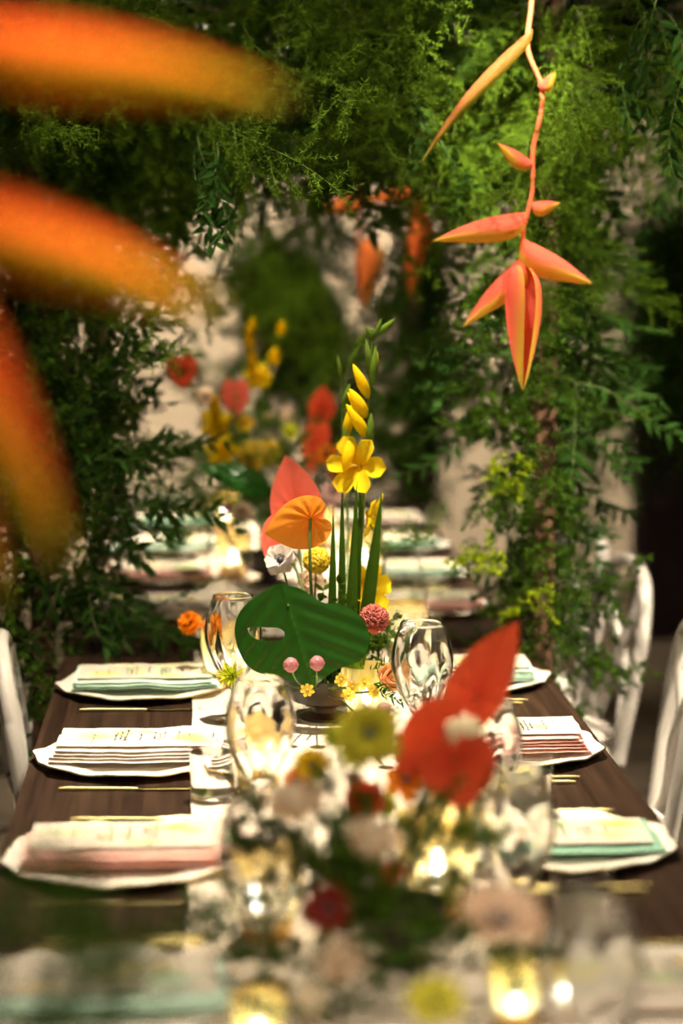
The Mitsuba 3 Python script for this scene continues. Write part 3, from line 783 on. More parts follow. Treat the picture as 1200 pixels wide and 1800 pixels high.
def heliconia(label, stem_px, bracts, Y, size=1.0, c_top=(0.76, 0.14, 0.09), c_lip=(0.66, 0.52, 0.06), rad=0.006, cat='flower', stem_col=(0.72, 0.14, 0.06), lip=0.60, group=None, tilt=0.05):
    """stem_px: pixels along the hanging stem; bracts: (base pixel, tip pixel, height px, dY of the tip)."""
    key = thing('hanging_heliconia', label, cat, group)
    pts = spline([at(u, v, Y + (e[0] if e else 0)) for u, v, *e in stem_px], 60)
    part(key, 'stem', paint(tube(pts, np.linspace(rad * 1.2, rad * 0.7, 60), 8), stem_col), 'm_stem', True)
    for (b, t, hpx, dY, *cc) in bracts:
        keel = cc.pop() if len(cc) in (1, 3) else None
        p0, p1 = at(*b, Y), at(*t, Y + dY)
        L = np.linalg.norm(p1 - p0)
        h = hpx / FPX * Y
        z = unit(np.cross(np.cross(unit(p1 - p0), [0, -1, 0.0]), unit(p1 - p0)))
        dirn = unit(p1 - p0)
        side = unit(np.cross(dirn, [0, -1, 0]))
        if side[2] < 0: side = -side
        part(key, 'bract', xf(bract(L, h, h * 1.0, c_top=cc[0] if cc else c_top, c_lip=cc[1] if cc else c_lip, lip=lip if keel is None else 0.86), basis(p0, dirn, unit(side + np.array([0, tilt, 0])) if keel is None else keel)), 'm_petal', True)
    return key


heliconia('sharp coral heliconia with yellow-green lips hanging at upper right', [(938, -400), (938, -60), (930, 40), (928, 90), (950, 145), (948, 210), (936, 270), (936, 330), (922, 395), (916, 440), (912, 480)],
          [((935, 50), (722, 272), 24, 0.0, (0.30, 0.10, 0.035), (0.18, 0.16, 0.015)), ((944, 150), (975, 122), 22, -0.02), ((936, 285), (876, 245), 26, -0.03), ((934, 355), (985, 352), 26, -0.02), ((924, 372), (756, 410), 44, -0.05),
           ((920, 420), (1048, 490), 48, -0.04), ((916, 452), (804, 566), 44, -0.05), ((908, 466), (912, 690), 62, -0.05, (-0.25, 1, 0.1)), ((920, 480), (944, 640), 40, 0.02)], 4.42)
heliconia('huge blurred orange heliconia in the left foreground', [(-150, -2600), (-120, -600), (-90, -100), (-70, 60), (-110, 200), (-80, 330), (-120, 480), (-90, 600), (-110, 760), (-90, 800)],
          [((-80, 30), (525, 128), 112, 0.02), ((-90, 318), (400, 510), 116, -0.02), ((-60, 500), (150, 980), 130, 0.0), ((-90, 720), (22, 1060), 95, 0.02)], 1.30, c_top=(0.80, 0.11, 0.02), c_lip=(0.62, 0.50, 0.02), lip=0.42, rad=0.005)
heliconia('blurred orange heliconia hanging in the distance in front of the dark post', [(735, -60), (735, 120), (728, 300), (720, 370), (716, 400)],
          [((730, 320), (770, 440), 26, 0), ((722, 380), (712, 530), 34, 0), ((738, 330), (640, 345), 22, 0)], 6.6, c_top=(0.62, 0.13, 0.03), c_lip=(0.5, 0.22, 0.04))
heliconia('second blurred orange heliconia farther left in the distance', [(640, -60), (640, 200), (634, 340), (630, 420)],
          [((636, 345), (560, 362), 26, 0), ((630, 420), (628, 545), 46, 0)], 7.0, c_top=(0.60, 0.15, 0.04), c_lip=(0.5, 0.22, 0.04))

# ------------------------------------------------------------------ flowers
def spathe(L, col, col2, pucker=0.0, seed=0, cup=0.18, width=0.88):
    from scipy.interpolate import PchipInterpolator
    rf = PchipInterpolator(np.radians([0, 10, 25, 45, 70, 100, 130, 152, 168, 180]), [1.0, 0.88, 0.76, 0.67, 0.60, 0.55, 0.50, 0.43, 0.28, 0.1])
    nr, nt = 14, 73
    g = np.linspace(-np.pi, np.pi, nt)
    rr, gg = np.meshgrid(np.linspace(0.02, 1, nr), g, indexing='ij')
    Rg = rf(np.abs(gg))
    x, y = rr * Rg * np.sin(gg) * L * width, rr * Rg * np.cos(gg) * L
    z = cup * L * (rr ** 2) * (0.6 + 0.4 * np.cos(gg)) * 0.6 - 0.25 * cup * L * np.clip(y / L, 0, 1) ** 2
    veins = np.cos(gg * 11) * rr * (1 - rr) * 4
    z = z + pucker * L * (0.02 * veins + 0.03 * (meshkit.fbm(np.stack([x / L * 11, y / L * 11, x * 0 + seed], -1), 2, seed) - 0.5) * rr) - 0.03 * L * np.exp(-(x / L / 0.04) ** 2) * (y > 0)
    k = np.clip(rr * 0.9 + 0.1 * veins, 0, 1)[..., None]
    C = np.asarray(col) * (1 - k) + np.asarray(col2) * k
    return np.stack([x, y, z], -1).reshape(-1, 3), quads(nr, nt)[:, ::-1], C.reshape(-1, 3)


def stem_to(key, base, head, facing, r=0.0022, col=G['stem'], n=20, lean=0.5):
    mid = np.asarray(head) - unit(facing) * np.linalg.norm(np.asarray(head) - base) * 0.35
    mid = mid * lean + (np.asarray(base) * 0.35 + np.asarray(head) * 0.65) * (1 - lean)
    part(key, 'stem', paint(tube(bez(base, mid, head, n), np.linspace(r * 1.2, r, n), 7), col), 'm_stem', True)


def anthurium(label, pos, tip, facing, L, base, col, col2=None, pucker=0.4, spad=(0.8, 0.66, 0.3), spad_on=True, seed=0, cup=0.18, width=0.88, spad_r=0.0045, spad_dir=None):
    key = thing('anthurium', label, 'flower', 'anthuriums')
    M = basis(pos, tip, facing)
    part(key, 'spathe', xf(spathe(L, col, col if col2 is None else col2, pucker, seed, cup, width), M), 'm_petal', True)
    if spad_on:
        d = unit(np.asarray(facing) * 0.8 + np.asarray(tip) * 0.7) if spad_dir is None else unit(spad_dir)
        q = np.asarray(pos) + d * np.linspace(0, 0.55 * L, 10)[:, None]
        part(key, 'spadix', paint(tube(q, spad_r * np.array([0.7, 1, 1.05, 1.05, 1, 1, .95, .9, .75, .4]), 8), spad), 'm_stem', True)
    stem_to(key, base, pos, facing, 0.0026)
    return key


def petals(kit, n, L, W, tilt, prof='petal', c0=(0.8, 0.8, 0.8), c1=None, cup=0.3, bend=0.4, r0=0.003, z0=0.0, off=0, name='petal', nl=7, nw=2, ruffle=0.05, jit=6, seed=0, mat='m_petal', var=3):
    r = np.random.default_rng(seed)
    pl = [P(blade(L * f, W, prof, nl, nw, cup, bend, c0, c1, ruffle, seed + i), mat) for i, f in enumerate((1.0, 0.93, 1.06)[:var])]
    for i in range(n):
        a = 360 * (i + off) / n + r.uniform(-jit, jit)
        kit.put(name, pl[i % len(pl)], rot([0, 0, 1], a) @ move(0, r0, z0) @ rot([1, 0, 0], tilt + r.uniform(-jit, jit)))


def ball(r, squash=1.0, n=2):
    s = trimesh.creation.icosphere(n, r)
    return np.array(s.vertices) * [1, 1, squash], np.array(s.faces)


def anemone(L=0.034, t=(1, 1, 1)):
    k = Kit()
    petals(k, 6, L, L * 0.95, 28, c0=np.multiply((0.85, 0.80, 0.74), t), c1=np.multiply((0.86, 0.82, 0.78), t), cup=0.35, bend=-0.35, off=0.5, seed=1)
    petals(k, 6, L * 0.92, L * 0.85, 38, c0=np.multiply((0.82, 0.78, 0.74), t), c1=np.multiply((0.86, 0.82, 0.78), t), cup=0.35, bend=-0.35, z0=0.002, seed=2)
    k.put('centre', P(paint(xf(ball(L * 0.22, 0.7), move(0, 0, 0.005)), (0.012, 0.01, 0.02)), 'm_stem'))
    st = []
    r = np.random.default_rng(3)
    for i in range(44):
        a = 2 * np.pi * i / 44; rr = L * r.uniform(0.3, 0.42)
        st.append(xf(ball(0.0011, 1, 0), move(rr * math.cos(a), rr * math.sin(a), 0.008)))
        st.append(tube([[0.004 * math.cos(a), 0.004 * math.sin(a), 0.003], [rr * math.cos(a), rr * math.sin(a), 0.008]], 0.0003, 3, False))
    k.put('stamens', P(paint(join(st), (0.012, 0.01, 0.02)), 'm_stem'))
    return k


def daisy(L, n, c0, c1, cc, W=None, tilt=18, rows=1):
    k = Kit()
    for j in range(rows):
        petals(k, n, L * (1 - 0.15 * j), W or L * 0.5, tilt + 16 * j, c0=c0, c1=c1, cup=0.25, bend=-0.3, off=0.5 * j, seed=4 + j, z0=0.002 * j, nl=5, nw=1, r0=L * 0.12)
    k.put('centre', P(paint(xf(ball(L * 0.26, 0.6), move(0, 0, 0.004)), cc), 'm_stem'))
    return k


def spider(L=0.03, n=70, c0=(0.42, 0.5, 0.02), c1=(0.62, 0.66, 0.05)):
    k = Kit(); r = np.random.default_rng(6)
    pl = [P(blade(L * f, 0.0042, 'sword', 6, 1, 0.6, b, c0, c1), 'm_petal') for f, b in ((1, -0.5), (0.85, 0.5), (0.7, 0.9))]
    for i in range(n):
        z = 1 - (i + 0.5) / n * 0.95
        a = i * 2.399963
        d = np.array([math.sqrt(1 - z * z) * math.cos(a), math.sqrt(1 - z * z) * math.sin(a), z * 0.9])
        k.put('petal', pl[i % 3], basis(d * 0.003, d, [0, 0, 1]))
    return k


def pompon(rad, c0, c1, n=90, W=0.011, seed=2):
    """Marigold head: many short ruffled petals in a dome."""
    k = Kit()
    pl = [P(blade(rad * f, W, 'petal', 5, 3, 0.5, b, c0, c1, 0.28, i), 'm_petal') for i, (f, b) in enumerate(((1, -0.6), (0.9, 0.3), (0.95, -0.2)))]
    for i in range(n):
        z = 1 - (i + 0.5) / n * 1.5
        a = i * 2.399963
        q = math.sqrt(max(0, 1 - z * z))
        d = np.array([q * math.cos(a), q * math.sin(a), z])
        k.put('petal', pl[i % 3], basis(d * rad * 0.15, d, unit([0.3 * math.sin(a), 0.2, 1])))
    return k


def ranunculus(rad, c0, c1, layers=5):
    k = Kit()
    for j in range(layers):
        f = 1 - j / (layers + 0.6)
        petals(k, 7 if j < 3 else 5, rad * (0.75 + 0.35 * f), rad * (0.55 + 0.5 * f), 22 + 62 * (1 - f), c0=np.asarray(c0), c1=np.asarray(c1), cup=0.55, bend=0.9, r0=rad * 0.1 * f, off=0.37 * j, seed=j, z0=rad * 0.05 * j, ruffle=0.03)
    k.put('centre', P(paint(xf(ball(rad * 0.2), move(0, 0, rad * 0.3)), (0.35, 0.36, 0.06)), 'm_stem'))
    return k


def celosia(rad, c=(0.25, 0.05, 0.035)):
    r = np.random.default_rng(8)
    s = trimesh.creation.icosphere(5, 1.0)
    v = np.array(s.vertices)
    n1 = meshkit.fbm(v * 5, 3, 1); n2 = np.abs(meshkit.noise(v * 9, 4) - 0.5)
    rr = rad * (0.78 + 0.25 * n1 + 0.55 * np.clip(0.28 - n2, 0, 1))
    c0 = np.asarray(c)[None] * (0.7 + 1.2 * n1)[:, None]
    k = Kit(); k.put('crest', P((v * rr[:, None] * [1, 1, 0.95], np.array(s.faces), c0), 'm_stem'))
    return k


def globe(rad, c):
    s = trimesh.creation.icosphere(3, 1.0); v = np.array(s.vertices)
    k = Kit()
    a = meshkit.noise(v * 14, 2)
    k.put('head', P((v * rad * (0.9 + 0.2 * a)[:, None], np.array(s.faces), np.asarray(c)[None] * (0.7 + 0.6 * a)[:, None]), 'm_stem'))
    return k


KITS = {'anemone': anemone(), 'blush': anemone(0.034, (0.75, 0.56, 0.42)), 'spider': spider(), 'marigold': pompon(0.023, (0.70, 0.17, 0.005), (0.9, 0.36, 0.02), 64, 0.016), 'peach': ranunculus(0.036, (0.85, 0.42, 0.14), (0.88, 0.56, 0.3)),
        'coralranunculus': ranunculus(0.03, (0.8, 0.12, 0.04), (0.85, 0.2, 0.09)), 'cream': ranunculus(0.035, (0.8, 0.62, 0.42), (0.84, 0.74, 0.6)), 'yellowdaisy': daisy(0.024, 11, (0.7, 0.42, 0.01), (0.82, 0.62, 0.03), (0.08, 0.06, 0.02), rows=2),
        'greenscabiosa': daisy(0.034, 13, (0.5, 0.46, 0.03), (0.6, 0.56, 0.06), (0.05, 0.05, 0.02), rows=3), 'butter': daisy(0.022, 7, (0.78, 0.5, 0.04), (0.85, 0.66, 0.12), (0.4, 0.3, 0.03), W=0.018),
        'orangepoppy': daisy(0.03, 6, (0.75, 0.16, 0.01), (0.85, 0.3, 0.03), (0.08, 0.01, 0.01), W=0.03), 'maroon': daisy(0.028, 9, (0.10, 0.006, 0.008), (0.2, 0.02, 0.015), (0.02, 0.005, 0.005), rows=2), 'celosia': celosia(0.03),
        'pinkglobe': globe(0.013, (0.38, 0.13, 0.15)), 'mauveglobe': globe(0.0135, (0.38, 0.18, 0.18)), 'whiteball': globe(0.016, (0.75, 0.62, 0.42)), 'yarrow': celosia(0.021, (0.50, 0.36, 0.01)),
        'pinkscabiosa': daisy(0.03, 12, (0.62, 0.4, 0.36), (0.7, 0.5, 0.48), (0.3, 0.16, 0.12), rows=3)}
NAMES = {'anemone': 'anemone', 'blush': 'anemone', 'spider': 'spider_mum', 'marigold': 'marigold', 'peach': 'ranunculus', 'coralranunculus': 'ranunculus', 'cream': 'ranunculus', 'yellowdaisy': 'daisy', 'greenscabiosa': 'scabiosa', 'butter': 'buttercup',
         'orangepoppy': 'poppy', 'maroon': 'cosmos', 'celosia': 'celosia', 'pinkglobe': 'globe_amaranth', 'mauveglobe': 'globe_amaranth', 'whiteball': 'craspedia', 'yarrow': 'yarrow', 'pinkscabiosa': 'scabiosa'}


def bloom(kind, u, v, Y, label, base, facing=(0, -1, 0.25), s=1.0, spin=0.0, col=G['stem'], r=0.0017):
    pos = at(u, v, Y)
    f = unit(facing)
    M = basis(pos, np.cross(f, [1, 0.1, 0]), f, s) @ rot([0, 0, 1], spin)
    key = place(NAMES[kind], KITS[kind], M, label, 'flower', None, {'centre': 'dark centre' if kind in ('anemone', 'blush', 'maroon', 'yellowdaisy', 'greenscabiosa', 'orangepoppy') else 'centre'})
    stem_to(key, base, pos - f * 0.001, f, r, col)
    return key


def vessel(x, y, lab, rad=0.075):
    p = [(0, 0), (rad * 0.6, 0), (rad * 0.62, 0.004), (rad * 0.3, 0.012), (rad * 0.28, 0.02), (rad * 0.8, 0.034), (rad, 0.06), (rad * 1.02, 0.078), (rad * 0.98, 0.078), (rad * 0.94, 0.06), (rad * 0.7, 0.04), (0, 0.036)]
    k = Kit(); k.put('', P(lathe(p, 48), 'm_bowl', 40))
    place('flower_bowl', k, move(x, y, TZ + 0.0045), lab, 'bowl', 'dark footed flower bowls')
    return np.array([x, y, TZ + 0.055])


def near(b, s=0.03):
    return b + np.array([R.uniform(-s, s), R.uniform(-s, s), 0])


# --- middle arrangement (in focus)
VB = vessel(0.215, 4.14, 'dark footed bowl of the sharp middle flower arrangement')
CORAL, CORAL2 = (0.68, 0.085, 0.055), (0.76, 0.16, 0.11)
ORG, ORG2 = (0.86, 0.26, 0.02), (0.90, 0.36, 0.05)
RED, RED2 = (0.55, 0.045, 0.022), (0.70, 0.10, 0.04)
# monstera
key = thing('monstera_leaf', 'big glossy green monstera leaf with one hole in the middle of the table', 'leaf')
px = np.array([(478, 1032), (487, 1027), (505, 1030), (520, 1033), (545, 1046), (568, 1060), (590, 1062), (612, 1068), (630, 1082), (643, 1100), (648, 1118), (645, 1140), (634, 1158), (618, 1167), (602, 1172), (585, 1180), (566, 1194), (548, 1206), (535, 1207), (522, 1200),
               (500, 1194), (470, 1186), (442, 1174), (426, 1154), (416, 1128), (413, 1108), (418, 1084), (428, 1068), (446, 1052), (464, 1040)], float)
cen, ms = np.array([530.0, 1115.0]), 4.13 / FPX
o = (px - cen) * [ms, -ms]
hole = np.array([(435, 1104), (450, 1102), (475, 1103), (492, 1105), (500, 1112), (498, 1122), (485, 1126), (465, 1126), (447, 1121), (438, 1112)], float)
osm = spline(np.vstack([o, o[:1]]), 110)[:-1]
poly = shapely.Polygon(osm, [spline(np.vstack([(hole - cen) * [ms, -ms]] + [((hole - cen) * [ms, -ms])[:1]]), 40)[:-1]]).buffer(0)
gx, gy = np.meshgrid(np.arange(-0.13, 0.13, 0.0045), np.arange(-0.11, 0.11, 0.0045))
ring = np.vstack([np.array(poly.exterior.coords)[:-1]] + [np.array(i.coords)[:-1] for i in poly.interiors])
ins = np.array([q for q in np.stack([gx.ravel(), gy.ravel()], 1) if poly.buffer(-0.002).contains(shapely.Point(q))])
from scipy.spatial import Delaunay
pts = np.vstack([ring, ins])
tri = Delaunay(pts).simplices
tri = tri[[poly.contains(shapely.Point(q)) for q in pts[tri].mean(1)]]
a, b2 = pts[tri[:, 1]] - pts[tri[:, 0]], pts[tri[:, 2]] - pts[tri[:, 0]]
tri = np.where((a[:, 0] * b2[:, 1] - a[:, 1] * b2[:, 0] > 0)[:, None], tri, tri[:, ::-1])
m0, m1 = (np.array([505, 1060]) - cen) * [ms, -ms], (np.array([550, 1203]) - cen) * [ms, -ms]
ax = unit(m1 - m0)
al = (pts - m0) @ ax
ac = (pts - m0) @ np.array([-ax[1], ax[0]])
q = al - np.abs(ac) * 0.75
zz = -0.20 * np.abs(ac) ** 1.5 - 0.0011 * np.cos(q * 2 * np.pi / 0.034) * np.clip(np.abs(ac) / 0.03, 0, 1) + 0.003 * np.exp(-np.abs(ac) / 0.004) - 1.2 * np.clip(np.abs(ac) - 0.06, 0, 1) ** 2
colr = np.array([0.009, 0.048, 0.003])[None] * (1 + 0.25 * (meshkit.fbm(np.c_[pts * 40, pts[:, :1] * 0], 3) - 0.5))[:, None] + np.array([0.02, 0.05, 0.008]) * (np.exp(-np.abs(ac) / 0.0016) * (al > 0) * 0.6)[:, None]
Mm = np.eye(4)
Mm[:3, 0], Mm[:3, 1] = RT, unit(UP + 0.12 * FW)
Mm[:3, 2] = np.cross(Mm[:3, 0], Mm[:3, 1]); Mm[:3, 3] = at(530, 1115, 4.02)
leaf = xf((np.c_[pts, zz], tri, colr), Mm)
part(key, 'blade', leaf, 'm_glossy_leaf', True)
part(key, 'petiole', paint(tube(bez(VB, VB + [0, 0.02, 0.12], at(506, 1064, 4.03), 16), 0.003, 7), (0.05, 0.12, 0.02)), 'm_stem', True)
anthurium('coral pink anthurium with upright spathe behind the orange one', at(522, 905, 4.34), (-0.2, 0.1, 1), (0.25, -1, 0.15), 0.118, near(VB), CORAL, CORAL2, 0.35, seed=1, width=0.78, spad_on=False)
anthurium('small coral anthurium below left of the orange one', at(492, 930, 4.3), (-0.3, -0.3, -1), (-0.3, -1, 0.3), 0.075, near(VB), CORAL, CORAL2, 0.3, seed=2, width=0.75, spad_on=False)
anthurium('orange anthurium seen from behind with puckered veins and thin stem', at(546, 911, 4.1), (-1, 0.1, -0.28), (0.25, 1.0, 0.25), 0.088, near(VB), ORG, ORG2, 1.2, seed=3, cup=-0.5, width=1.0, spad_on=False)
bloom('anemone', 493, 986, 4.12, 'white anemone with near-black centre under the orange anthurium', near(VB), (-0.25, -1, 0.5), 0.9)
bloom('pinkglobe', 511, 1169, 3.9, 'pink globe amaranth before the monstera, left of the pair', near(VB), (0, -0.4, 1))
bloom('pinkglobe', 557, 1166, 3.9, 'pink globe amaranth before the monstera, right of the pair', near(VB), (0, -0.4, 1))
bloom('mauveglobe', 674, 1247, 3.75, 'mauve globe amaranth below the peach ranunculus', near(VB), (0, -0.4, 1), 0.9)
bloom('spider', 408, 1188, 3.95, 'lime green spider mum at the left below the monstera', near(VB), (-0.4, -1, 0.5), 0.95)
bloom('celosia', 657, 1088, 4.1, 'dusty red crested celosia at the right edge of the monstera', near(VB), (0.3, -0.5, 1), 0.9)
bloom('peach', 675, 1198, 3.98, 'peach ranunculus right of the bright candle', near(VB), (0.6, -1, 0.5), 1.0)
bloom('marigold', 334, 1095, 4.45, 'orange marigold at the far left of the pair', near(VB), (-0.6, -0.7, 0.6), 0.95)
bloom('marigold', 378, 1102, 4.4, 'orange marigold at the right of the pair', near(VB), (-0.4, -0.8, 0.6), 1.0)
bloom('cream', 545, 1030, 4.3, 'pale cream ranunculus above the monstera leaf', near(VB), (0, -1, 0.5), 1.0)
bloom('yarrow', 556, 985, 4.22, 'mustard yarrow cluster left of the gladiolus leaves', near(VB), (0, -0.6, 1), 1.2)
for i, (u, v) in enumerate(((600, 1195), (620, 1208), (640, 1200), (612, 1222), (655, 1215), (540, 1213))):
    bloom('butter', u, v, 3.92 + 0.02 * (i % 3), 'small yellow buttercup in the cluster under the monstera', near(VB), (R.uniform(-.6, .6), -1, R.uniform(0, 0.8)), 0.55, 30 * i)
for k2 in [k for k in labels if k.startswith('buttercup')]: labels[k2]['group'] = 'yellow buttercups under the monstera'

# gladioli
def gladiolus(lab, axis_px, Y, base, florets, buds, r=0.0042):
    key = thing('gladiolus', lab, 'flower', 'yellow gladioli')
    ax = spline([base] + [at(u, v, Y) for u, v in axis_px], 50)
    part(key, 'stem', paint(tube(ax, np.linspace(r, r * 0.35, 50), 8), (0.085, 0.17, 0.02)), 'm_stem', True)
    for (u, v, du, dv, L, W, c) in buds:      # green sheaths and closed buds
        p0, p1 = at(u, v, Y - 0.008), at(u + du, v + dv, Y - 0.02)
        part(key, 'bud' if c == 'y' else 'sheath', xf(bud(np.linalg.norm(p1 - p0), W, c), basis(p0, unit(p1 - p0), (0, -1, 0.1))), 'm_petal' if c == 'y' else 'm_leaf', True)
    for (u, v, tip, face, s, n) in florets:
        p = at(u, v, Y - 0.02)
        f = unit(face)
        for j in range(6):
            a = 2 * np.pi * (j + 0.25 * n) / 6
            x = unit(np.cross(f, [0.1, 0.1, 1])); y = np.cross(f, x)
            d = unit(f * (0.55 if j % 2 else 0.75) + (x * math.cos(a) + y * math.sin(a)) * 0.95)
            pm = blade(0.06 * s, (0.05 if j % 2 else 0.042) * s, 'petal', 8, 3, 0.35, -0.5, (0.82, 0.52, 0.01), (0.90, 0.70, 0.02), 0.05, j)
            part(key, 'petal', xf(pm, basis(p - f * 0.02 * s, d, f)), 'm_petal', True)
        part(key, 'stamens', paint(join([tube(bez(p - f * 0.02 * s, p + f * 0.01 * s, p + f * 0.025 * s + np.array([0, 0, 0.004 * j]), 6), 0.0006, 4) for j in (-1, 0, 1)]), (0.7, 0.5, 0.1)), 'm_stem', True)
    return key


def bud(L, W, c):
    t = np.linspace(0, 1, 14)
    ra = W / 2 * np.sin(np.pi * np.clip(t ** 0.8, 0, 1)) ** 0.75 + 0.0006
    c0, c1 = ((0.55, 0.48, 0.02), (0.90, 0.66, 0.01)) if c == 'y' else ((0.08, 0.18, 0.02), (0.14, 0.24, 0.03))
    V, F = tube(np.c_[t * 0, t * L, 0.12 * L * np.sin(np.pi * t)], ra, 10)
    V[:, 2] *= 0.75
    k = np.clip(np.r_[np.repeat(t, 10), 0, 1] * 2.2, 0, 1)[:, None]
    return V, F, np.asarray(c0) * (1 - k) + np.asarray(c1) * k


gladiolus('yellow gladiolus with buds and one wide open flower, the front stem', [(630, 1000), (640, 860), (646, 740), (651, 640), (655, 590)], 4.2, near(VB, 0.02),
          [(624, 818, 0, (-0.45, -1, 0.15), 1.05, 0), (650, 1035, 0, (0.6, -0.8, 0.2), 1.0, 1), (656, 905, 0, (0.9, -0.3, -0.3), 0.8, 2)],
          [(646, 770, -38, -60, 0.0, 0.022, 'y'), (644, 735, -30, -52, 0, 0.024, 'y'), (648, 700, -28, -60, 0, 0.02, 'y'), (640, 730, -30, -40, 0, 0.018, 'y'), (618, 770, -14, 62, 0, 0.022, 'y'), (654, 680, 6, -72, 0, 0.014, 'g'), (651, 660, -8, -64, 0, 0.013, 'g'),
           (655, 600, -12, -28, 0, 0.010, 'g'), (657, 592, 38, -32, 0, 0.012, 'g'), (658, 596, 12, -36, 0, 0.009, 'g'), (648, 790, 4, -64, 0, 0.014, 'g'), (655, 660, 8, -42, 0, 0.012, 'y')])
gladiolus('thin gladiolus bud stem left of the open flower', [(603, 1000), (602, 860), (601, 740), (598, 650)], 4.24, near(VB, 0.02), [(604, 905, 0, (-0.6, -0.8, 0.2), 0.01, 0)],
          [(604, 800, 4, -60, 0, 0.012, 'g'), (601, 720, 14, -46, 0, 0.012, 'g'), (599, 668, -6, -44, 0, 0.008, 'g'), (606, 772, 12, -62, 0, 0.018, 'y')], 0.0035)
gladiolus('gladiolus bending at the tip behind the yellow flowers', [(610, 900), (606, 720), (612, 640), (630, 598), (660, 582)], 4.5, near(VB, 0.02), [], [(640, 590, 34, -10, 0, 0.012, 'g'), (612, 645, 26, -48, 0, 0.011, 'g'), (620, 612, 24, -28, 0, 0.01, 'g')], 0.003)
key = thing('gladiolus_leaves', 'fan of sword shaped green gladiolus leaves standing behind the monstera', 'leaf')
for (u0, v0, u1, v1, W, dY) in ((580, 1075, 589, 895, 0.0165, 0), (598, 1075, 605, 850, 0.016, 0.03), (608, 1080, 632, 845, 0.019, -0.02), (622, 1075, 640, 800, 0.013, 0.02), (628, 1080, 676, 862, 0.028, -0.03), (612, 1078, 628, 920, 0.022, -0.04)):
    p0, p1 = at(u0, v0 + 100, 4.12 + dY), at(u1, v1, 4.16 + dY)
    L = np.linalg.norm(p1 - p0)
    part(key, 'leaf', xf(blade(L, W, 'sword', 14, 2, 0.25, -0.08, (0.030, 0.072, 0.006), (0.036, 0.085, 0.008)), basis(p0, unit(p1 - p0), (0.3, -1, 0.1))), 'm_leaf', True)


def greens(name, kit, n, cx, cy, Y, ru, rv, lab, group, aim=(0, -0.2, 0.6), sc=(0.6, 1.0), spread=0.8):
    for i in range(n):
        p = at(cx + R.uniform(-ru, ru), cy + R.uniform(-rv, rv), Y + R.uniform(-0.08, 0.08))
        place(name, kit[i % len(kit)], basis(p, unit(np.asarray(aim) + R.normal(size=3) * spread), R.normal(size=3), R.uniform(*sc)), lab, 'foliage', group)


greens('small_leaf_sprig', SMALL, 12, 590, 1235, 4.24, 70, 30, 'small-leaved sprig tucked around the middle bowl', 'greens around the middle bowl')
greens('fern_plume', FERN, 4, 680, 960, 4.5, 30, 25, 'short fern tip right of the gladiolus', 'fern tips right of the gladiolus', (0.6, -0.2, 0.3), (0.3, 0.45), 0.4)
greens('leafy_branch', DENSE, 6, 655, 1190, 4.0, 20, 40, 'dark jagged leafy twig beside the peach ranunculus', 'dark twigs beside the peach ranunculus', (0.5, -0.2, 0.2), (0.3, 0.5), 0.6)

# --- foreground arrangement (blurred)
VF = vessel(0.235, 2.72, 'dark footed bowl of the blurred foreground flowers', 0.055)
anthurium('red anthurium leaning up to the right in the blurred foreground', at(835, 1228, 2.95), (0.55, 0.2, 0.85), (-0.75, -0.6, 0.35), 0.118, near(VF), RED, RED2, 0.3, seed=5, spad_on=False, width=0.8)
anthurium('large red anthurium with cream spadix in the blurred foreground', at(790, 1290, 2.8), (-0.75, -0.1, -0.45), (-0.1, -1, 0.3), 0.082, near(VF), RED, RED2, 0.3, seed=6, spad=(0.82, 0.66, 0.42), spad_r=0.019, spad_dir=(1.0, -0.75, 0.38), width=1.1)
anthurium('lower red anthurium beneath the large one in the blurred foreground', at(800, 1330, 2.76), (0.15, -0.2, -1), (0.2, -1, 0.1), 0.068, near(VF), RED, RED2, 0.3, seed=7, spad_on=False, width=1.3)
bloom('greenscabiosa', 650, 1292, 2.62, 'yellow-green flower with dark eye left of the red anthurium', near(VF), (-0.2, -1, 0.3), 1.15)
bloom('yellowdaisy', 548, 1345, 2.8, 'yellow daisy with dark eye low left of the red anthuriums', near(VF), (-0.2, -1, 0.4), 0.95)
bloom('orangepoppy', 520, 1372, 2.8, 'small orange flower beside the yellow daisy', near(VF), (-0.2, -1, 0.4), 0.6)
bloom('orangepoppy', 712, 1372, 2.8, 'orange poppy between the two red blooms', near(VF), (0, -1, 0.5), 0.9)
bloom('coralranunculus', 637, 1412, 2.72, 'coral ranunculus left of the ribbed candle', near(VF), (0, -1, 0.4), 1.1)
bloom('maroon', 620, 1370, 2.78, 'tiny maroon flower above the coral ranunculus', near(VF), (0, -0.7, 1), 0.4)
bloom('cream', 528, 1440, 2.4, 'blurred off-white ranunculus at the left of the foreground flowers', near(VF), (-0.3, -0.3, 1), 1.15)
bloom('cream', 645, 1505, 2.35, 'blurred off-white ranunculus in the middle of the foreground flowers', near(VF), (0.2, -0.3, 1), 1.1)
bloom('coralranunculus', 690, 1530, 2.6, 'small pink-coral bud beneath the off-white ranunculus', near(VF), (0, -1, 0.2), 0.6)
bloom('maroon', 575, 1600, 2.25, 'dark maroon flower low in the foreground', near(VF), (-0.2, -1, 0.5), 0.9)
bloom('blush', 878, 1630, 2.15, 'big blurred blush anemone with dark centre at lower right', near(VF), (0.15, -0.35, 1), 1.35)
bloom('cream', 600, 1690, 2.1, 'blurred cream bloom near the bottom edge', near(VF), (-0.2, -1, 0.3), 0.8)
bloom('whiteball', 545, 1760, 2.3, 'peach ball flower at the bottom edge', near(VF), (-0.2, -1, 0.3), 1.2)
bloom('greenscabiosa', 765, 1765, 2.05, 'olive green blurred flower at the bottom edge', near(VF), (0, -0.6, 0.8), 0.8)
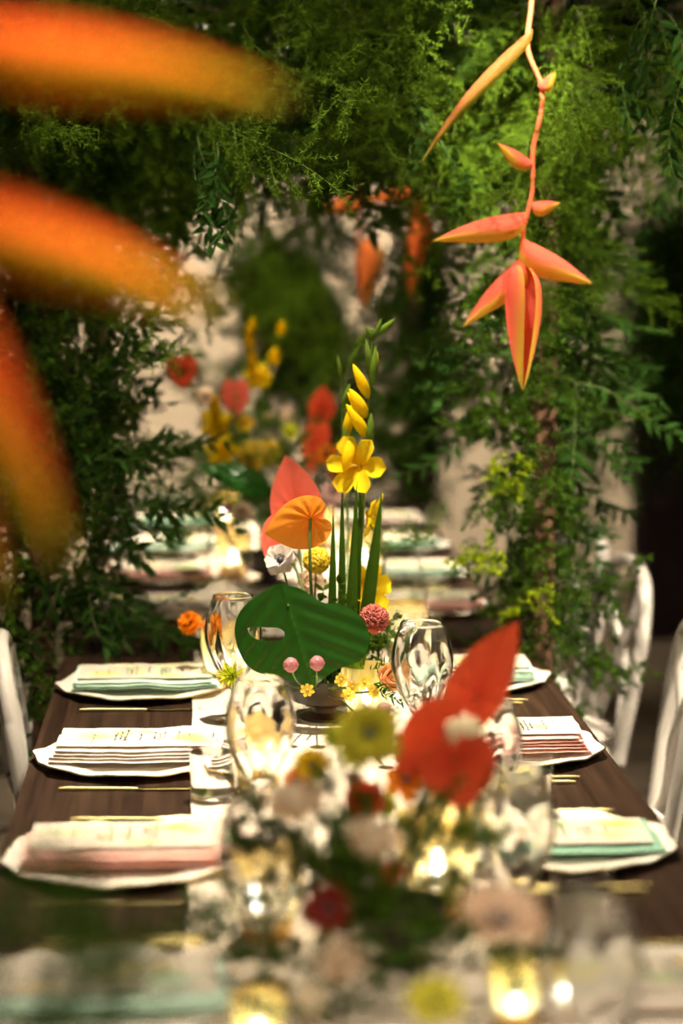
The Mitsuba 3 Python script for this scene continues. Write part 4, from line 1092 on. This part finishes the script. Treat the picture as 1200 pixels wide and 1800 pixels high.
for i, (u, v, Y) in enumerate(((620, 1330, 2.9), (590, 1300, 2.95), (680, 1420, 2.75))):
    bloom('spider', u, v, Y, ('green spider mum behind the coral ranunculus', 'green spider mum left of the dark-eyed yellow-green flower', 'green spider mum under the orange poppy')[i], near(VF), (0, -0.8, 0.6), 0.8)
greens('small_leaf_sprig', SMALL, 21, 630, 1640, 2.5, 95, 80, 'blurred small-leaved sprig in the foreground flowers', 'greens of the foreground flowers', sc=(0.6, 1.0))
greens('leafy_branch', DENSE, 9, 640, 1720, 2.35, 90, 80, 'blurred leafy branch in the foreground flowers', 'leafy branches of the foreground flowers', sc=(0.5, 0.9))
greens('fern_plume', FERN_SHADED, 16, 100, 1760, 1.9, 170, 70, 'blurred fern plume at the lower left corner', 'blurred ferns at the lower left', (0.3, 0, 0.1), (0.35, 0.5))  # darker fern copy, colour standing in for shade in this corner

# --- far arrangements
VR = vessel(0.16, 5.75, 'dark footed bowl of the blurred far flowers')
VQ = vessel(0.2, 7.0, 'dark footed bowl of the farthest flowers')
anthurium('red anthurium high at the left of the far flowers', at(318, 640, 5.7), (0.1, 0.1, -1), (0.1, -1, 0.2), 0.062, near(VR), RED, RED2, 0.2, seed=8, width=1.1, spad_on=False)
anthurium('coral anthurium beside the yellow far gladiolus', at(413, 685, 5.8), (0, 0.1, -1), (0.1, -1, 0.2), 0.072, near(VR), CORAL, CORAL2, 0.2, seed=9, spad=(0.85, 0.7, 0.3), spad_dir=(0.1, -0.4, -1))
anthurium('upper coral red anthurium behind the gladiolus buds', at(565, 722, 5.9), (0.05, 0.1, 1), (0.1, -1, 0.2), 0.066, near(VR), RED, RED2, 0.2, seed=10, spad_on=False, width=0.95)
anthurium('lower red anthurium behind the coral pink one', at(556, 765, 5.85), (-0.15, 0.1, -1), (0.2, -1, 0.2), 0.105, near(VR), RED, RED2, 0.2, seed=11, spad_on=False, width=0.6)
gladiolus('blurred yellow gladiolus far left of centre', [(452, 800), (448, 700), (440, 620), (436, 560)], 5.9, near(VR, 0.02), [(452, 660, 0, (0, -1, 0.1), 0.7, 0)],
          [(440, 620, -4, -50, 0, 0.024, 'y'), (446, 650, -6, -40, 0, 0.024, 'y'), (442, 580, 2, -22, 0, 0.02, 'y')])
gladiolus('second blurred yellow gladiolus leaning right in the far flowers', [(460, 800), (468, 690), (482, 620), (498, 560)], 5.95, near(VR, 0.02), [], [(478, 640, 8, -30, 0, 0.03, 'y'), (490, 590, 8, -26, 0, 0.022, 'y'), (466, 680, 2, -36, 0, 0.026, 'y')])
gladiolus('blurred tall yellow gladiolus at the left of the far flowers', [(385, 880), (382, 800), (378, 730), (376, 690)], 5.6, near(VR, 0.02), [(390, 790, 0, (0, -1, 0.1), 0.8, 0), (380, 745, 0, (-0.4, -1, 0.1), 0.8, 2)], [(378, 740, 0, -50, 0, 0.028, 'y'), (384, 760, -6, -40, 0, 0.028, 'y')])
key = thing('canna_leaf', 'broad blurred dark green leaf left of the coral anthurium', 'leaf')
p0, p1 = at(480, 868, 5.0), at(352, 812, 4.95)
part(key, 'blade', xf(blade(np.linalg.norm(p1 - p0), 0.075, 'leaf', 14, 3, 0.2, -0.2, (0.02, 0.10, 0.012), (0.025, 0.12, 0.015)), basis(p0, unit(p1 - p0), (0, -0.8, 0.7))), 'm_glossy_leaf', True)
part(key, 'petiole', paint(tube(bez(VR, at(500, 960, 5.2), p0, 14), 0.003, 6), G['stem']), 'm_stem', True)
for kind, u, v, Y, lab, s in (('yarrow', 445, 800, 5.6, 'yellow yarrow cluster above the broad dark leaf', 1.7), ('yarrow', 475, 795, 5.7, 'second yellow yarrow cluster above the broad dark leaf', 1.5), ('whiteball', 472, 730, 5.8, 'pale ball flower under the far gladioli', 0.9),
                              ('pinkglobe', 401, 892, 5.0, 'pink globe flower under the broad dark leaf', 0.7), ('cream', 425, 905, 5.3, 'yellowish ranunculus under the broad dark leaf', 0.9), ('orangepoppy', 575, 800, 5.4, 'orange blurred flower behind the open gladiolus', 0.9),
                              ('peach', 590, 830, 5.3, 'peach blurred flower behind the open gladiolus', 0.9), ('pinkscabiosa', 585, 868, 4.9, 'dusty pink scabiosa behind the orange anthurium', 1.0), ('yellowdaisy', 430, 745, 5.8, 'yellow blurred daisy among the far flowers', 1.0),
                              ('cream', 360, 700, 5.9, 'pale blurred bloom left of the far gladiolus', 0.9), ('spider', 510, 760, 5.9, 'yellow-green spider mum behind the coral anthurium', 1.0), ('cream', 500, 735, 7.0, 'pale bloom in the farthest flowers', 0.9)):
    bloom(kind, u, v, Y, lab, near(VR if Y < 6.5 else VQ), (0, -1, 0.4), s)
greens('small_leaf_sprig', SMALL, 22, 450, 880, 5.7, 90, 70, 'blurred small-leaved sprig in the far flowers', 'greens of the far flowers')
greens('leafy_branch', DENSE, 8, 500, 800, 6.2, 80, 60, 'blurred leafy branch in the farthest flowers', 'leafy branches of the farthest flowers')
